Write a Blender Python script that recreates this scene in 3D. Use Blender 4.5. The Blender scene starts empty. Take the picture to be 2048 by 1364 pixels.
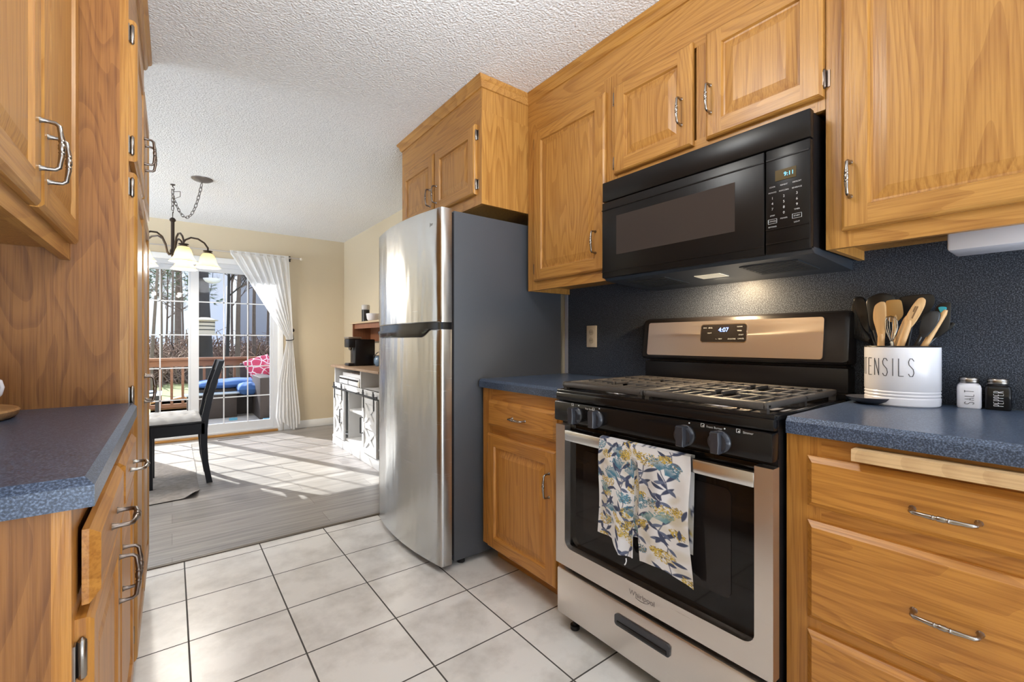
import bpy, bmesh, math, random
import numpy as np
from mathutils import Vector, Matrix, noise as mnoise
R = math.radians
scene = bpy.context.scene
COL = scene.collection

# ------------------------------------------------------------------ camera, world, lights, exposure
FPX, YAW, CAMH = 891.1, R(37.34), 1.102
cd = bpy.data.cameras.new('camera'); cam = bpy.data.objects.new('camera', cd); COL.objects.link(cam)
cam.location = (0, 0, CAMH); cam.rotation_euler = (R(90), 0, -YAW)
cd.sensor_width = 36; cd.lens = 36 * FPX / 2048; cd.clip_start = 0.02; cd.clip_end = 300
scene.camera = cam

world = bpy.data.worlds.new('sky_and_fill'); scene.world = world; world.use_nodes = True
wn, wl = world.node_tree.nodes, world.node_tree.links
wn.clear()
w_out = wn.new('ShaderNodeOutputWorld'); w_bg = wn.new('ShaderNodeBackground')
w_tc = wn.new('ShaderNodeTexCoord'); w_sep = wn.new('ShaderNodeSeparateXYZ')
w_ramp = wn.new('ShaderNodeValToRGB'); w_no = wn.new('ShaderNodeTexNoise'); w_mix = wn.new('ShaderNodeMixRGB')
w_r2 = wn.new('ShaderNodeValToRGB')
wl.new(w_tc.outputs['Generated'], w_sep.inputs[0]); wl.new(w_sep.outputs['Z'], w_ramp.inputs[0])
w_map = wn.new('ShaderNodeMapRange'); w_map.inputs['From Min'].default_value = -1; w_map.inputs['From Max'].default_value = 1
wl.new(w_sep.outputs['Z'], w_map.inputs['Value']); wl.new(w_map.outputs[0], w_ramp.inputs[0])
e = w_ramp.color_ramp.elements          # 0 = straight down, 0.5 = horizon, 1 = zenith
e[0].position = 0.42; e[0].color = (5.0, 5.7, 6.5, 1); e[1].position = 0.72; e[1].color = (1.0, 1.2, 1.5, 1)  # glow below the horizon is added interior fill, not part of the sky
for p_, c_ in ((0.485, (0.40, 0.46, 0.56)), (0.60, (0.42, 0.52, 0.70))):
    k_ = e.new(p_); k_.color = (*c_, 1)
w_no.inputs['Scale'].default_value = 5; w_no.inputs['Detail'].default_value = 5
wl.new(w_tc.outputs['Generated'], w_no.inputs['Vector']); wl.new(w_no.outputs['Fac'], w_r2.inputs[0])
w_r2.color_ramp.elements[0].position = 0.45; w_r2.color_ramp.elements[1].position = 0.65
wl.new(w_r2.outputs[0], w_mix.inputs[0]); wl.new(w_ramp.outputs[0], w_mix.inputs[1]); w_mix.inputs[2].default_value = (0.48, 0.51, 0.56, 1)
wl.new(w_mix.outputs[0], w_bg.inputs[0]); w_bg.inputs[1].default_value = 1.0
wl.new(w_bg.outputs[0], w_out.inputs[0])

def light(name, kind, loc, energy, color=(1, 1, 1), direction=None, size=None, size_y=None, portal=False, angle=None, spread=None):
    l = bpy.data.lights.new(name, kind); l.energy = energy; l.color = color
    o = bpy.data.objects.new(name, l); COL.objects.link(o); o.location = loc
    if direction is not None:
        o.rotation_euler = Vector(direction).to_track_quat('-Z', 'Y').to_euler()
    if kind == 'AREA':
        l.size = size
        if size_y: l.shape = 'RECTANGLE'; l.size_y = size_y
        if spread: l.spread = spread
    if kind == 'POINT' and size: l.shadow_soft_size = size
    if kind == 'SUN' and angle: l.angle = angle
    if portal: l.cycles.is_portal = True
    return o

light('sun', 'SUN', (0, 20, 20), 6.0, (1.0, 0.98, 0.95), (0.354, -0.784, -0.515), angle=R(0.6))
light('patio_door_portal', 'AREA', (0.19, 6.22, 1.0), 1, direction=(0, -1, 0), size=1.8, size_y=2.05, portal=True)
light('rear_opening_portal', 'AREA', (0.63, -2.38, 1.21), 1, direction=(0, 1, 0), size=2.4, size_y=2.4, portal=True)
light('dining_opening_portal', 'AREA', (-2.98, 4.35, 1.25), 1, direction=(1, 0, 0), size=2.5, size_y=1.8, portal=True)
light('kitchen_ceiling_light', 'POINT', (0.52, 0.98, 2.24), 5.5, (0.95, 0.98, 1.0), size=0.13)
vs = scene.view_settings
scene.display_settings.display_device = 'sRGB'
vs.view_transform = 'Standard'; vs.look = 'None'; vs.gamma = 1.0; vs.exposure = 1.72; vs.use_curve_mapping = False
scene.cycles.use_denoising = True
scene.cycles.max_bounces = 8; scene.cycles.diffuse_bounces = 5; scene.cycles.glossy_bounces = 4
scene.cycles.transparent_max_bounces = 12
scene.cycles.sample_clamp_indirect = 6; scene.cycles.caustics_reflective = False; scene.cycles.caustics_refractive = False

# ------------------------------------------------------------------ pixel -> place (camera constants above)
def ray(u, v):
    a = (u - 1024) / FPX; b = -(v - 682.0) / FPX
    s, c = math.sin(YAW), math.cos(YAW)
    return (s + a * c, c - a * s, b)
def onx(u, v, x):
    d = ray(u, v); t = x / d[0]; return Vector((x, t * d[1], CAMH + t * d[2]))
def ony(u, v, y):
    d = ray(u, v); t = y / d[1]; return Vector((t * d[0], y, CAMH + t * d[2]))
def onz(u, v, z):
    d = ray(u, v); t = (z - CAMH) / d[2]; return Vector((t * d[0], t * d[1], z))
def atd(u, v, dep):
    d = ray(u, v); return Vector((dep * d[0], dep * d[1], CAMH + dep * d[2]))

# ------------------------------------------------------------------ materials
def nodes_of(name):
    m = bpy.data.materials.new(name); m.use_nodes = True
    n, l = m.node_tree.nodes, m.node_tree.links
    return m, n, l, n['Principled BSDF']
def plain(name, col, rough=0.5, metal=0.0, spec=0.5, emit=None, es=0, var=0.0, vscale=8, bump=0.0, bscale=100, coat=0):
    m, n, l, b = nodes_of(name)
    b.inputs['Base Color'].default_value = (*col, 1); b.inputs['Roughness'].default_value = rough
    b.inputs['Metallic'].default_value = metal; b.inputs['Specular IOR Level'].default_value = spec
    if coat: b.inputs['Coat Weight'].default_value = coat; b.inputs['Coat Roughness'].default_value = 0.1
    if emit: b.inputs['Emission Color'].default_value = (*emit, 1); b.inputs['Emission Strength'].default_value = es
    tc = n.new('ShaderNodeTexCoord')
    if var:
        no = n.new('ShaderNodeTexNoise'); no.inputs['Scale'].default_value = vscale; no.inputs['Detail'].default_value = 6
        l.new(tc.outputs['Object'], no.inputs['Vector'])
        mx = n.new('ShaderNodeMixRGB'); mx.inputs[1].default_value = (*[c * (1 - var) for c in col], 1); mx.inputs[2].default_value = (*[min(1, c * (1 + var)) for c in col], 1)
        l.new(no.outputs['Fac'], mx.inputs[0]); l.new(mx.outputs[0], b.inputs['Base Color'])
    if bump:
        nb = n.new('ShaderNodeTexNoise'); nb.inputs['Scale'].default_value = bscale; nb.inputs['Detail'].default_value = 3
        l.new(tc.outputs['Object'], nb.inputs['Vector'])
        bp = n.new('ShaderNodeBump'); bp.inputs['Strength'].default_value = bump; bp.inputs['Distance'].default_value = 0.009 if bump == 1.0 else 0.004
        l.new(nb.outputs['Fac'], bp.inputs['Height']); l.new(bp.outputs[0], b.inputs['Normal'])
    return m
def math_node(n, l, op, a, b=None, c=None):
    k = n.new('ShaderNodeMath'); k.operation = op
    for i, v in enumerate((a, b, c)):
        if v is None: continue
        if isinstance(v, (int, float)): k.inputs[i].default_value = v
        else: l.new(v, k.inputs[i])
    return k.outputs[0]
def oak(name, axis, light_c, dark_c, rough=0.36, rings=24.0, size=1.0, across=5.2, along=0.62):
    m, n, l, b = nodes_of(name)
    tc = n.new('ShaderNodeTexCoord'); oi = n.new('ShaderNodeObjectInfo')
    sh = n.new('ShaderNodeVectorMath'); sh.operation = 'SCALE'; sh.inputs[0].default_value = (13.1, 7.7, 5.3); l.new(oi.outputs['Random'], sh.inputs['Scale'])
    ad = n.new('ShaderNodeVectorMath'); ad.operation = 'ADD'; l.new(tc.outputs['Object'], ad.inputs[0]); l.new(sh.outputs[0], ad.inputs[1])
    def mapped(across, along):
        mp = n.new('ShaderNodeMapping'); s = [across] * 3; s['xyz'.index(axis)] = along
        mp.inputs['Scale'].default_value = s; l.new(ad.outputs[0], mp.inputs['Vector']); return mp.outputs[0]
    n1 = n.new('ShaderNodeTexNoise'); n1.inputs['Scale'].default_value = 1.0; n1.inputs['Detail'].default_value = 1.5; n1.inputs['Distortion'].default_value = 0.35
    l.new(mapped(across * size, along * size), n1.inputs['Vector'])
    r = math_node(n, l, 'FRACT', math_node(n, l, 'MULTIPLY', n1.outputs['Fac'], rings))
    rr = n.new('ShaderNodeValToRGB'); l.new(r, rr.inputs[0])
    el = rr.color_ramp.elements
    el[0].position = 0.0; el[0].color = (0.0, 0, 0, 1); el[1].position = 1.0; el[1].color = (0.75, 0.75, 0.75, 1)
    k = rr.color_ramp.elements.new(0.45); k.color = (0.12, 0.12, 0.12, 1)
    k = rr.color_ramp.elements.new(0.88); k.color = (1, 1, 1, 1)
    n2 = n.new('ShaderNodeTexNoise'); n2.inputs['Scale'].default_value = 1.0; n2.inputs['Detail'].default_value = 3
    l.new(mapped(230, 6), n2.inputs['Vector'])
    r2 = n.new('ShaderNodeValToRGB'); l.new(n2.outputs['Fac'], r2.inputs[0]); r2.color_ramp.elements[0].position = 0.42; r2.color_ramp.elements[1].position = 0.68
    n3 = n.new('ShaderNodeTexNoise'); n3.inputs['Scale'].default_value = 1.0; n3.inputs['Detail'].default_value = 2
    l.new(mapped(3.2, 1.1), n3.inputs['Vector'])
    f = math_node(n, l, 'MULTIPLY', rr.outputs[0], 0.40)
    f = math_node(n, l, 'MULTIPLY_ADD', r2.outputs[0], 0.44, f)
    f = math_node(n, l, 'MULTIPLY_ADD', math_node(n, l, 'SUBTRACT', n3.outputs['Fac'], 0.5), 0.40, f)
    mx = n.new('ShaderNodeMixRGB'); mx.use_clamp = True; mx.inputs[1].default_value = (*light_c, 1); mx.inputs[2].default_value = (*dark_c, 1); l.new(f, mx.inputs[0])
    l.new(mx.outputs[0], b.inputs['Base Color']); b.inputs['Roughness'].default_value = rough
    bp = n.new('ShaderNodeBump'); bp.invert = True; bp.inputs['Strength'].default_value = 0.12; bp.inputs['Distance'].default_value = 0.0015
    l.new(r2.outputs[0], bp.inputs['Height']); l.new(bp.outputs[0], b.inputs['Normal'])
    return m
LC, DC = (0.465, 0.230, 0.054), (0.245, 0.090, 0.015)
OAKV = oak('honey oak upright grain', 'z', LC, DC)
OAKH = oak('honey oak level grain', 'y', LC, DC)
OAKLV = oak('floor lit amber oak upright grain', 'z', (0.52, 0.232, 0.044), (0.27, 0.092, 0.012))  # deeper orange finish with some light off the floor put into the colour
OAKLH = oak('floor lit amber oak level grain', 'y', (0.52, 0.232, 0.044), (0.27, 0.092, 0.012))
OAKX = oak('honey oak cross grain', 'x', LC, DC)
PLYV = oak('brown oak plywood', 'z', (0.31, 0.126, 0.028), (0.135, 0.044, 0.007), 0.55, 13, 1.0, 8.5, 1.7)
EDGE = oak('pale plywood edge', 'y', (0.62, 0.42, 0.22), (0.40, 0.24, 0.11), 0.6, 30)
BOARDM = oak('acacia board', 'x', (0.45, 0.25, 0.10), (0.26, 0.12, 0.045), 0.45)
SPOONW = oak('pale beech', 'z', (0.62, 0.38, 0.17), (0.48, 0.27, 0.11), 0.55, 10)
DECKW = oak('cedar stained lumber', 'x', (0.33, 0.15, 0.075), (0.19, 0.08, 0.04), 0.7)
HTOP = oak('weathered brown top', 'y', (0.36, 0.24, 0.15), (0.22, 0.13, 0.075), 0.5)
RUSTIC = oak('red brown board', 'z', (0.26, 0.10, 0.045), (0.15, 0.055, 0.022), 0.5)

def laminate(name, c, speck, rough):
    m, n, l, b = nodes_of(name)
    tc = n.new('ShaderNodeTexCoord')
    v = n.new('ShaderNodeTexNoise'); v.inputs['Scale'].default_value = 330; v.inputs['Detail'].default_value = 2; l.new(tc.outputs['Object'], v.inputs['Vector'])
    rp = n.new('ShaderNodeValToRGB'); l.new(v.outputs['Fac'], rp.inputs[0])
    e = rp.color_ramp.elements
    e[0].position = 0.36; e[0].color = (*[k * 0.45 for k in c], 1); e[1].position = 0.74; e[1].color = (*speck, 1)
    k = e.new(0.5); k.color = (*c, 1)
    l.new(rp.outputs[0], b.inputs['Base Color']); b.inputs['Roughness'].default_value = rough; b.inputs['Specular IOR Level'].default_value = 0.5 if rough < .4 else 0.2
    return m
LAM = laminate('blue grey speckled laminate', (0.044, 0.066, 0.115), (0.15, 0.20, 0.30), 0.30)
LAMB = laminate('slate speckled backsplash laminate', (0.034, 0.041, 0.056), (0.13, 0.145, 0.18), 0.45)

def floor_tile():
    m, n, l, b = nodes_of('ceramic floor tile')
    tc = n.new('ShaderNodeTexCoord'); sp = n.new('ShaderNodeSeparateXYZ'); l.new(tc.outputs['Object'], sp.inputs[0])
    S = 0.3295
    def dist(o, off):
        t = math_node(n, l, 'FRACT', math_node(n, l, 'DIVIDE', math_node(n, l, 'SUBTRACT', o, off - 100 * S), S))
        return math_node(n, l, 'MINIMUM', t, math_node(n, l, 'SUBTRACT', 1.0, t))
    def cell(o, off):
        return math_node(n, l, 'FLOOR', math_node(n, l, 'DIVIDE', math_node(n, l, 'SUBTRACT', o, off - 100 * S), S))
    d = math_node(n, l, 'MINIMUM', dist(sp.outputs['X'], 0.0484), dist(sp.outputs['Y'], 2.018))
    g = math_node(n, l, 'LESS_THAN', d, 0.0085)
    cb = n.new('ShaderNodeCombineXYZ'); l.new(cell(sp.outputs['X'], 0.0484), cb.inputs[0]); l.new(cell(sp.outputs['Y'], 2.018), cb.inputs[1])
    wn_ = n.new('ShaderNodeTexWhiteNoise'); wn_.noise_dimensions = '2D'; l.new(cb.outputs[0], wn_.inputs['Vector'])
    va = n.new('ShaderNodeVectorMath'); va.operation = 'MULTIPLY_ADD'; l.new(wn_.outputs['Color'], va.inputs[0]); va.inputs[1].default_value = (9, 9, 9); l.new(tc.outputs['Object'], va.inputs[2])
    no = n.new('ShaderNodeTexNoise'); no.inputs['Scale'].default_value = 5.5; no.inputs['Detail'].default_value = 8; no.inputs['Roughness'].default_value = 0.62; l.new(va.outputs[0], no.inputs['Vector'])
    rp = n.new('ShaderNodeValToRGB'); l.new(no.outputs['Fac'], rp.inputs[0])
    e = rp.color_ramp.elements; e[0].position = 0.28; e[0].color = (0.50, 0.465, 0.425, 1); e[1].position = 0.58; e[1].color = (0.73, 0.70, 0.66, 1)
    mx = n.new('ShaderNodeMixRGB'); l.new(g, mx.inputs[0]); l.new(rp.outputs[0], mx.inputs[1]); mx.inputs[2].default_value = (0.055, 0.048, 0.042, 1)
    l.new(mx.outputs[0], b.inputs['Base Color'])
    l.new(math_node(n, l, 'MULTIPLY_ADD', g, 0.5, 0.30), b.inputs['Roughness'])
    bp = n.new('ShaderNodeBump'); bp.inputs['Strength'].default_value = 0.4; bp.inputs['Distance'].default_value = 0.003; bp.invert = True
    l.new(g, bp.inputs['Height']); l.new(bp.outputs[0], b.inputs['Normal'])
    return m
def floor_plank():
    m, n, l, b = nodes_of('grey vinyl plank')
    tc = n.new('ShaderNodeTexCoord')
    br = n.new('ShaderNodeTexBrick'); l.new(tc.outputs['Object'], br.inputs['Vector'])
    br.inputs['Scale'].default_value = 1; br.inputs['Brick Width'].default_value = 1.22; br.inputs['Row Height'].default_value = 0.178
    br.inputs['Mortar Size'].default_value = 0.0012; br.offset = 0.37
    br.inputs['Color1'].default_value = (0.25, 0.232, 0.218, 1); br.inputs['Color2'].default_value = (0.345, 0.322, 0.305, 1); br.inputs['Mortar'].default_value = (0.13, 0.11, 0.10, 1)
    mp = n.new('ShaderNodeMapping'); mp.inputs['Scale'].default_value = (1.6, 26, 1); l.new(tc.outputs['Object'], mp.inputs['Vector'])
    no = n.new('ShaderNodeTexNoise'); no.inputs['Scale'].default_value = 1.4; no.inputs['Detail'].default_value = 7; no.inputs['Distortion'].default_value = 0.4; l.new(mp.outputs[0], no.inputs['Vector'])
    rp = n.new('ShaderNodeValToRGB'); l.new(no.outputs['Fac'], rp.inputs[0]); rp.color_ramp.elements[0].position = 0.3; rp.color_ramp.elements[0].color = (0.6, 0.6, 0.6, 1); rp.color_ramp.elements[1].position = 0.7; rp.color_ramp.elements[1].color = (1.25, 1.22, 1.2, 1)
    mx = n.new('ShaderNodeMixRGB'); mx.blend_type = 'MULTIPLY'; mx.inputs[0].default_value = 0.85; l.new(br.outputs['Color'], mx.inputs[1]); l.new(rp.outputs[0], mx.inputs[2])
    l.new(mx.outputs[0], b.inputs['Base Color']); b.inputs['Roughness'].default_value = 0.36
    return m
TILE, PLANK = floor_tile(), floor_plank()
WALLM = plain('tan wall paint', (0.60, 0.51, 0.365), 0.75, var=0.03, vscale=3)
CEILM = plain('textured white ceiling', (0.90, 0.905, 0.91), 0.9, bump=1.0, bscale=105, var=0.26, vscale=120)
TRIM = plain('white trim paint', (0.80, 0.80, 0.79), 0.4)
VINYL = plain('white vinyl', (0.62, 0.63, 0.65), 0.35)
BLACK = plain('black gloss enamel', (0.008, 0.007, 0.007), 0.14, spec=0.3)
BLACKS = plain('black satin plastic', (0.012, 0.010, 0.010), 0.32, spec=0.3)
MWM = plain('black microwave plastic', (0.008, 0.0068, 0.0065), 0.30, spec=0.22)
MWWIN = plain('dark screened window', (0.042, 0.034, 0.031), 0.18, spec=0.3)
MWUND = plain('painted dark steel', (0.040, 0.047, 0.058), 0.28, metal=0.3)
IRON = plain('cast iron', (0.050, 0.044, 0.040), 0.36, bump=0.25, bscale=500)
GLASSB = plain('black oven glass', (0.007, 0.006, 0.006), 0.045, spec=0.3)
KNOB = plain('dark grey knob plastic', (0.030, 0.031, 0.038), 0.26)
CHROME = plain('worn nickel', (0.33, 0.30, 0.27), 0.27, metal=1)
DARKNI = plain('antique pewter', (0.20, 0.16, 0.135), 0.33, metal=1)
BRONZE = plain('oil rubbed bronze', (0.055, 0.038, 0.028), 0.4, metal=0.6)
CHAINM = plain('grey bronze chain', (0.10, 0.085, 0.075), 0.4, metal=0.7)
ALU = plain('aluminium burner', (0.62, 0.60, 0.58), 0.35, metal=1)
FRSIDE = plain('charcoal textured fridge side', (0.062, 0.066, 0.075), 0.42, bump=0.12, bscale=260)
WHITEP = plain('white plastic', (0.78, 0.78, 0.80), 0.4)
CERAM = plain('white glazed ceramic', (0.74, 0.73, 0.77), 0.22)
INK = plain('black ink', (0.02, 0.02, 0.025), 0.5)
WINK = plain('pale print', (0.55, 0.55, 0.55), 0.5)
BEIGE = plain('almond plastic', (0.60, 0.52, 0.40), 0.4)
WHITEB = plain('white painted wood', (0.66, 0.66, 0.655), 0.5)
HINGED = plain('flat black iron', (0.02, 0.02, 0.022), 0.45)
BLUEL = plain('blue display digits', (0.1, 0.2, 1), 0.5, emit=(0.10, 0.25, 1.0), es=1.6)
CYANL = plain('cyan display digits', (0.1, 0.5, 1), 0.5, emit=(0.15, 0.55, 1.0), es=0.6)
DISP = plain('olive display window', (0.075, 0.055, 0.022), 0.2)
LENS = plain('lit hood lens', (0.9, 0.85, 0.7), 0.4, emit=(1.0, 0.80, 0.50), es=0.10)
BLACKW = plain('black painted wood', (0.010, 0.010, 0.012), 0.35, spec=0.25)
CUSH = plain('grey seat fabric', (0.40, 0.40, 0.41), 0.9, bump=0.3, bscale=400)
RUGM = plain('faded grey brown rug', (0.27, 0.245, 0.23), 0.95, var=0.5, vscale=26, bump=0.5, bscale=160)
WICKER = plain('brown wicker', (0.055, 0.042, 0.036), 0.6, bump=0.6, bscale=120)
BLUEC = plain('blue outdoor canvas', (0.055, 0.14, 0.36), 0.8)
GLASSTOP = plain('pale glass table top', (0.45, 0.53, 0.60), 0.12)
BARK = plain('grey brown bark', (0.17, 0.125, 0.10), 0.9, var=0.35, vscale=10)
BARKD = plain('dark wet bark', (0.050, 0.043, 0.040), 0.9, var=0.35, vscale=12)
NEEDLE = plain('pine needles', (0.10, 0.15, 0.065), 0.8, var=0.3)
TWIG = plain('dry brush twigs', (0.24, 0.155, 0.115), 0.9, var=0.4, vscale=30)
GRASSM = plain('winter lawn', (0.22, 0.22, 0.09), 0.95, var=0.45, vscale=2.2)
HOUSEM = plain('grey clapboard', (0.48, 0.49, 0.52), 0.7)
ORANGEW = plain('orange cedar', (0.50, 0.22, 0.08), 0.6, var=0.2)
FEEDM = plain('cream feeder paint', (0.62, 0.56, 0.44), 0.6)
MUGB = plain('blue glaze', (0.10, 0.20, 0.42), 0.25, var=0.5, vscale=60)
TEAL = plain('teal silicone', (0.02, 0.33, 0.42), 0.45)
NYLON = plain('black nylon', (0.010, 0.010, 0.011), 0.34)
STEELW = plain('bright wire', (0.55, 0.54, 0.52), 0.2, metal=1)
BOOKB = plain('brown pottery', (0.30, 0.16, 0.07), 0.6)

def steel(name, col, rough, wav=0.0, aniso=0.55, axis='Z', rot=0.0):
    m, n, l, b = nodes_of(name)
    b.inputs['Base Color'].default_value = (*col, 1); b.inputs['Metallic'].default_value = 1; b.inputs['Roughness'].default_value = rough
    b.inputs['Anisotropic'].default_value = aniso; b.inputs['Anisotropic Rotation'].default_value = rot
    t = n.new('ShaderNodeTangent'); t.direction_type = 'RADIAL'; t.axis = axis; l.new(t.outputs[0], b.inputs['Tangent'])
    tc = n.new('ShaderNodeTexCoord')
    mp = n.new('ShaderNodeMapping'); mp.inputs['Scale'].default_value = (4, 4, 500) if rot == 0 else (4, 4, 500); l.new(tc.outputs['Object'], mp.inputs[0])
    no = n.new('ShaderNodeTexNoise'); no.inputs['Scale'].default_value = 1; no.inputs['Detail'].default_value = 2; l.new(mp.outputs[0], no.inputs['Vector'])
    r2 = math_node(n, l, 'MULTIPLY_ADD', no.outputs['Fac'], 0.10, rough - 0.05); l.new(r2, b.inputs['Roughness'])
    if wav:
        mp2 = n.new('ShaderNodeMapping'); mp2.inputs['Scale'].default_value = (5, 5, 1.1); l.new(tc.outputs['Object'], mp2.inputs[0])
        n2 = n.new('ShaderNodeTexNoise'); n2.inputs['Scale'].default_value = 1.3; n2.inputs['Detail'].default_value = 2; l.new(mp2.outputs[0], n2.inputs['Vector'])
        bp = n.new('ShaderNodeBump'); bp.inputs['Strength'].default_value = wav; bp.inputs['Distance'].default_value = 0.02
        l.new(n2.outputs['Fac'], bp.inputs['Height']); l.new(bp.outputs[0], b.inputs['Normal'])
    return m
FRIDGE = steel('brushed fridge steel', (0.51, 0.50, 0.485), 0.25, wav=0.5, aniso=0.75, rot=0.25)
STEEL = steel('brushed range steel', (0.68, 0.62, 0.57), 0.30)
STEELH = steel('polished handle steel', (0.72, 0.71, 0.70), 0.22)

def glass_mat(name, tint=(0.96, 0.98, 0.98)):
    m, n, l, b = nodes_of(name); n.remove(b)
    fr = n.new('ShaderNodeFresnel'); fr.inputs[0].default_value = 1.15
    t = n.new('ShaderNodeBsdfTransparent'); t.inputs[0].default_value = (*tint, 1)
    g = n.new('ShaderNodeBsdfGlossy'); g.inputs['Roughness'].default_value = 0.0
    mx = n.new('ShaderNodeMixShader'); l.new(fr.outputs[0], mx.inputs[0]); l.new(t.outputs[0], mx.inputs[1]); l.new(g.outputs[0], mx.inputs[2])
    l.new(mx.outputs[0], n['Material Output'].inputs[0]); return m
PANE = glass_mat('clear window glass', (0.82, 0.84, 0.84))
SCREEN = glass_mat('insect screened glass', (0.68, 0.69, 0.71))
def sheer():
    m, n, l, b = nodes_of('sheer white voile'); n.remove(b)
    d = n.new('ShaderNodeBsdfDiffuse'); d.inputs[0].default_value = (0.93, 0.93, 0.93, 1)
    t = n.new('ShaderNodeBsdfTranslucent'); t.inputs[0].default_value = (0.95, 0.95, 0.95, 1)
    a = n.new('ShaderNodeMixShader'); a.inputs[0].default_value = 0.42; l.new(d.outputs[0], a.inputs[1]); l.new(t.outputs[0], a.inputs[2])
    tr = n.new('ShaderNodeBsdfTransparent'); mx = n.new('ShaderNodeMixShader'); mx.inputs[0].default_value = 0.16
    l.new(a.outputs[0], mx.inputs[1]); l.new(tr.outputs[0], mx.inputs[2]); l.new(mx.outputs[0], n['Material Output'].inputs[0]); return m
SHEER = sheer()
def shade_glass():
    m, n, l, b = nodes_of('frosted alabaster shade'); n.remove(b)
    d = n.new('ShaderNodeBsdfDiffuse'); d.inputs[0].default_value = (0.50, 0.45, 0.34, 1)
    t = n.new('ShaderNodeBsdfTranslucent'); t.inputs[0].default_value = (0.50, 0.44, 0.32, 1)
    a = n.new('ShaderNodeMixShader'); a.inputs[0].default_value = 0.55; l.new(d.outputs[0], a.inputs[1]); l.new(t.outputs[0], a.inputs[2])
    l.new(a.outputs[0], n['Material Output'].inputs[0]); return m
SHADE = shade_glass()
BULB = plain('lit bulb', (1, 1, 1), 0.5, emit=(1, 0.85, 0.6), es=3)
DOME = plain('lit ceiling dome', (0.9, 0.88, 0.82), 0.5, emit=(1, 0.88, 0.7), es=3)
def vcol(name, rough=0.9):
    m, n, l, b = nodes_of(name); a = n.new('ShaderNodeAttribute'); a.attribute_name = 'Col'
    l.new(a.outputs['Color'], b.inputs['Base Color']); b.inputs['Roughness'].default_value = rough
    tc = n.new('ShaderNodeTexCoord'); nb = n.new('ShaderNodeTexNoise'); nb.inputs['Scale'].default_value = 700; l.new(tc.outputs['Object'], nb.inputs['Vector'])
    bp = n.new('ShaderNodeBump'); bp.inputs['Strength'].default_value = 0.3; bp.inputs['Distance'].default_value = 0.001; l.new(nb.outputs['Fac'], bp.inputs['Height']); l.new(bp.outputs[0], b.inputs['Normal'])
    return m
TOWELM = vcol('printed floral cotton')
def pink_pattern():
    m, n, l, b = nodes_of('pink lattice print'); tc = n.new('ShaderNodeTexCoord')
    v = n.new('ShaderNodeTexVoronoi'); v.feature = 'DISTANCE_TO_EDGE'; v.inputs['Scale'].default_value = 9; l.new(tc.outputs['Object'], v.inputs['Vector'])
    g = math_node(n, l, 'LESS_THAN', v.outputs['Distance'], 0.06)
    mx = n.new('ShaderNodeMixRGB'); l.new(g, mx.inputs[0]); mx.inputs[1].default_value = (0.55, 0.06, 0.12, 1); mx.inputs[2].default_value = (0.8, 0.62, 0.64, 1)
    l.new(mx.outputs[0], b.inputs['Base Color']); b.inputs['Roughness'].default_value = 0.85; return m
PINK = pink_pattern()

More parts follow.
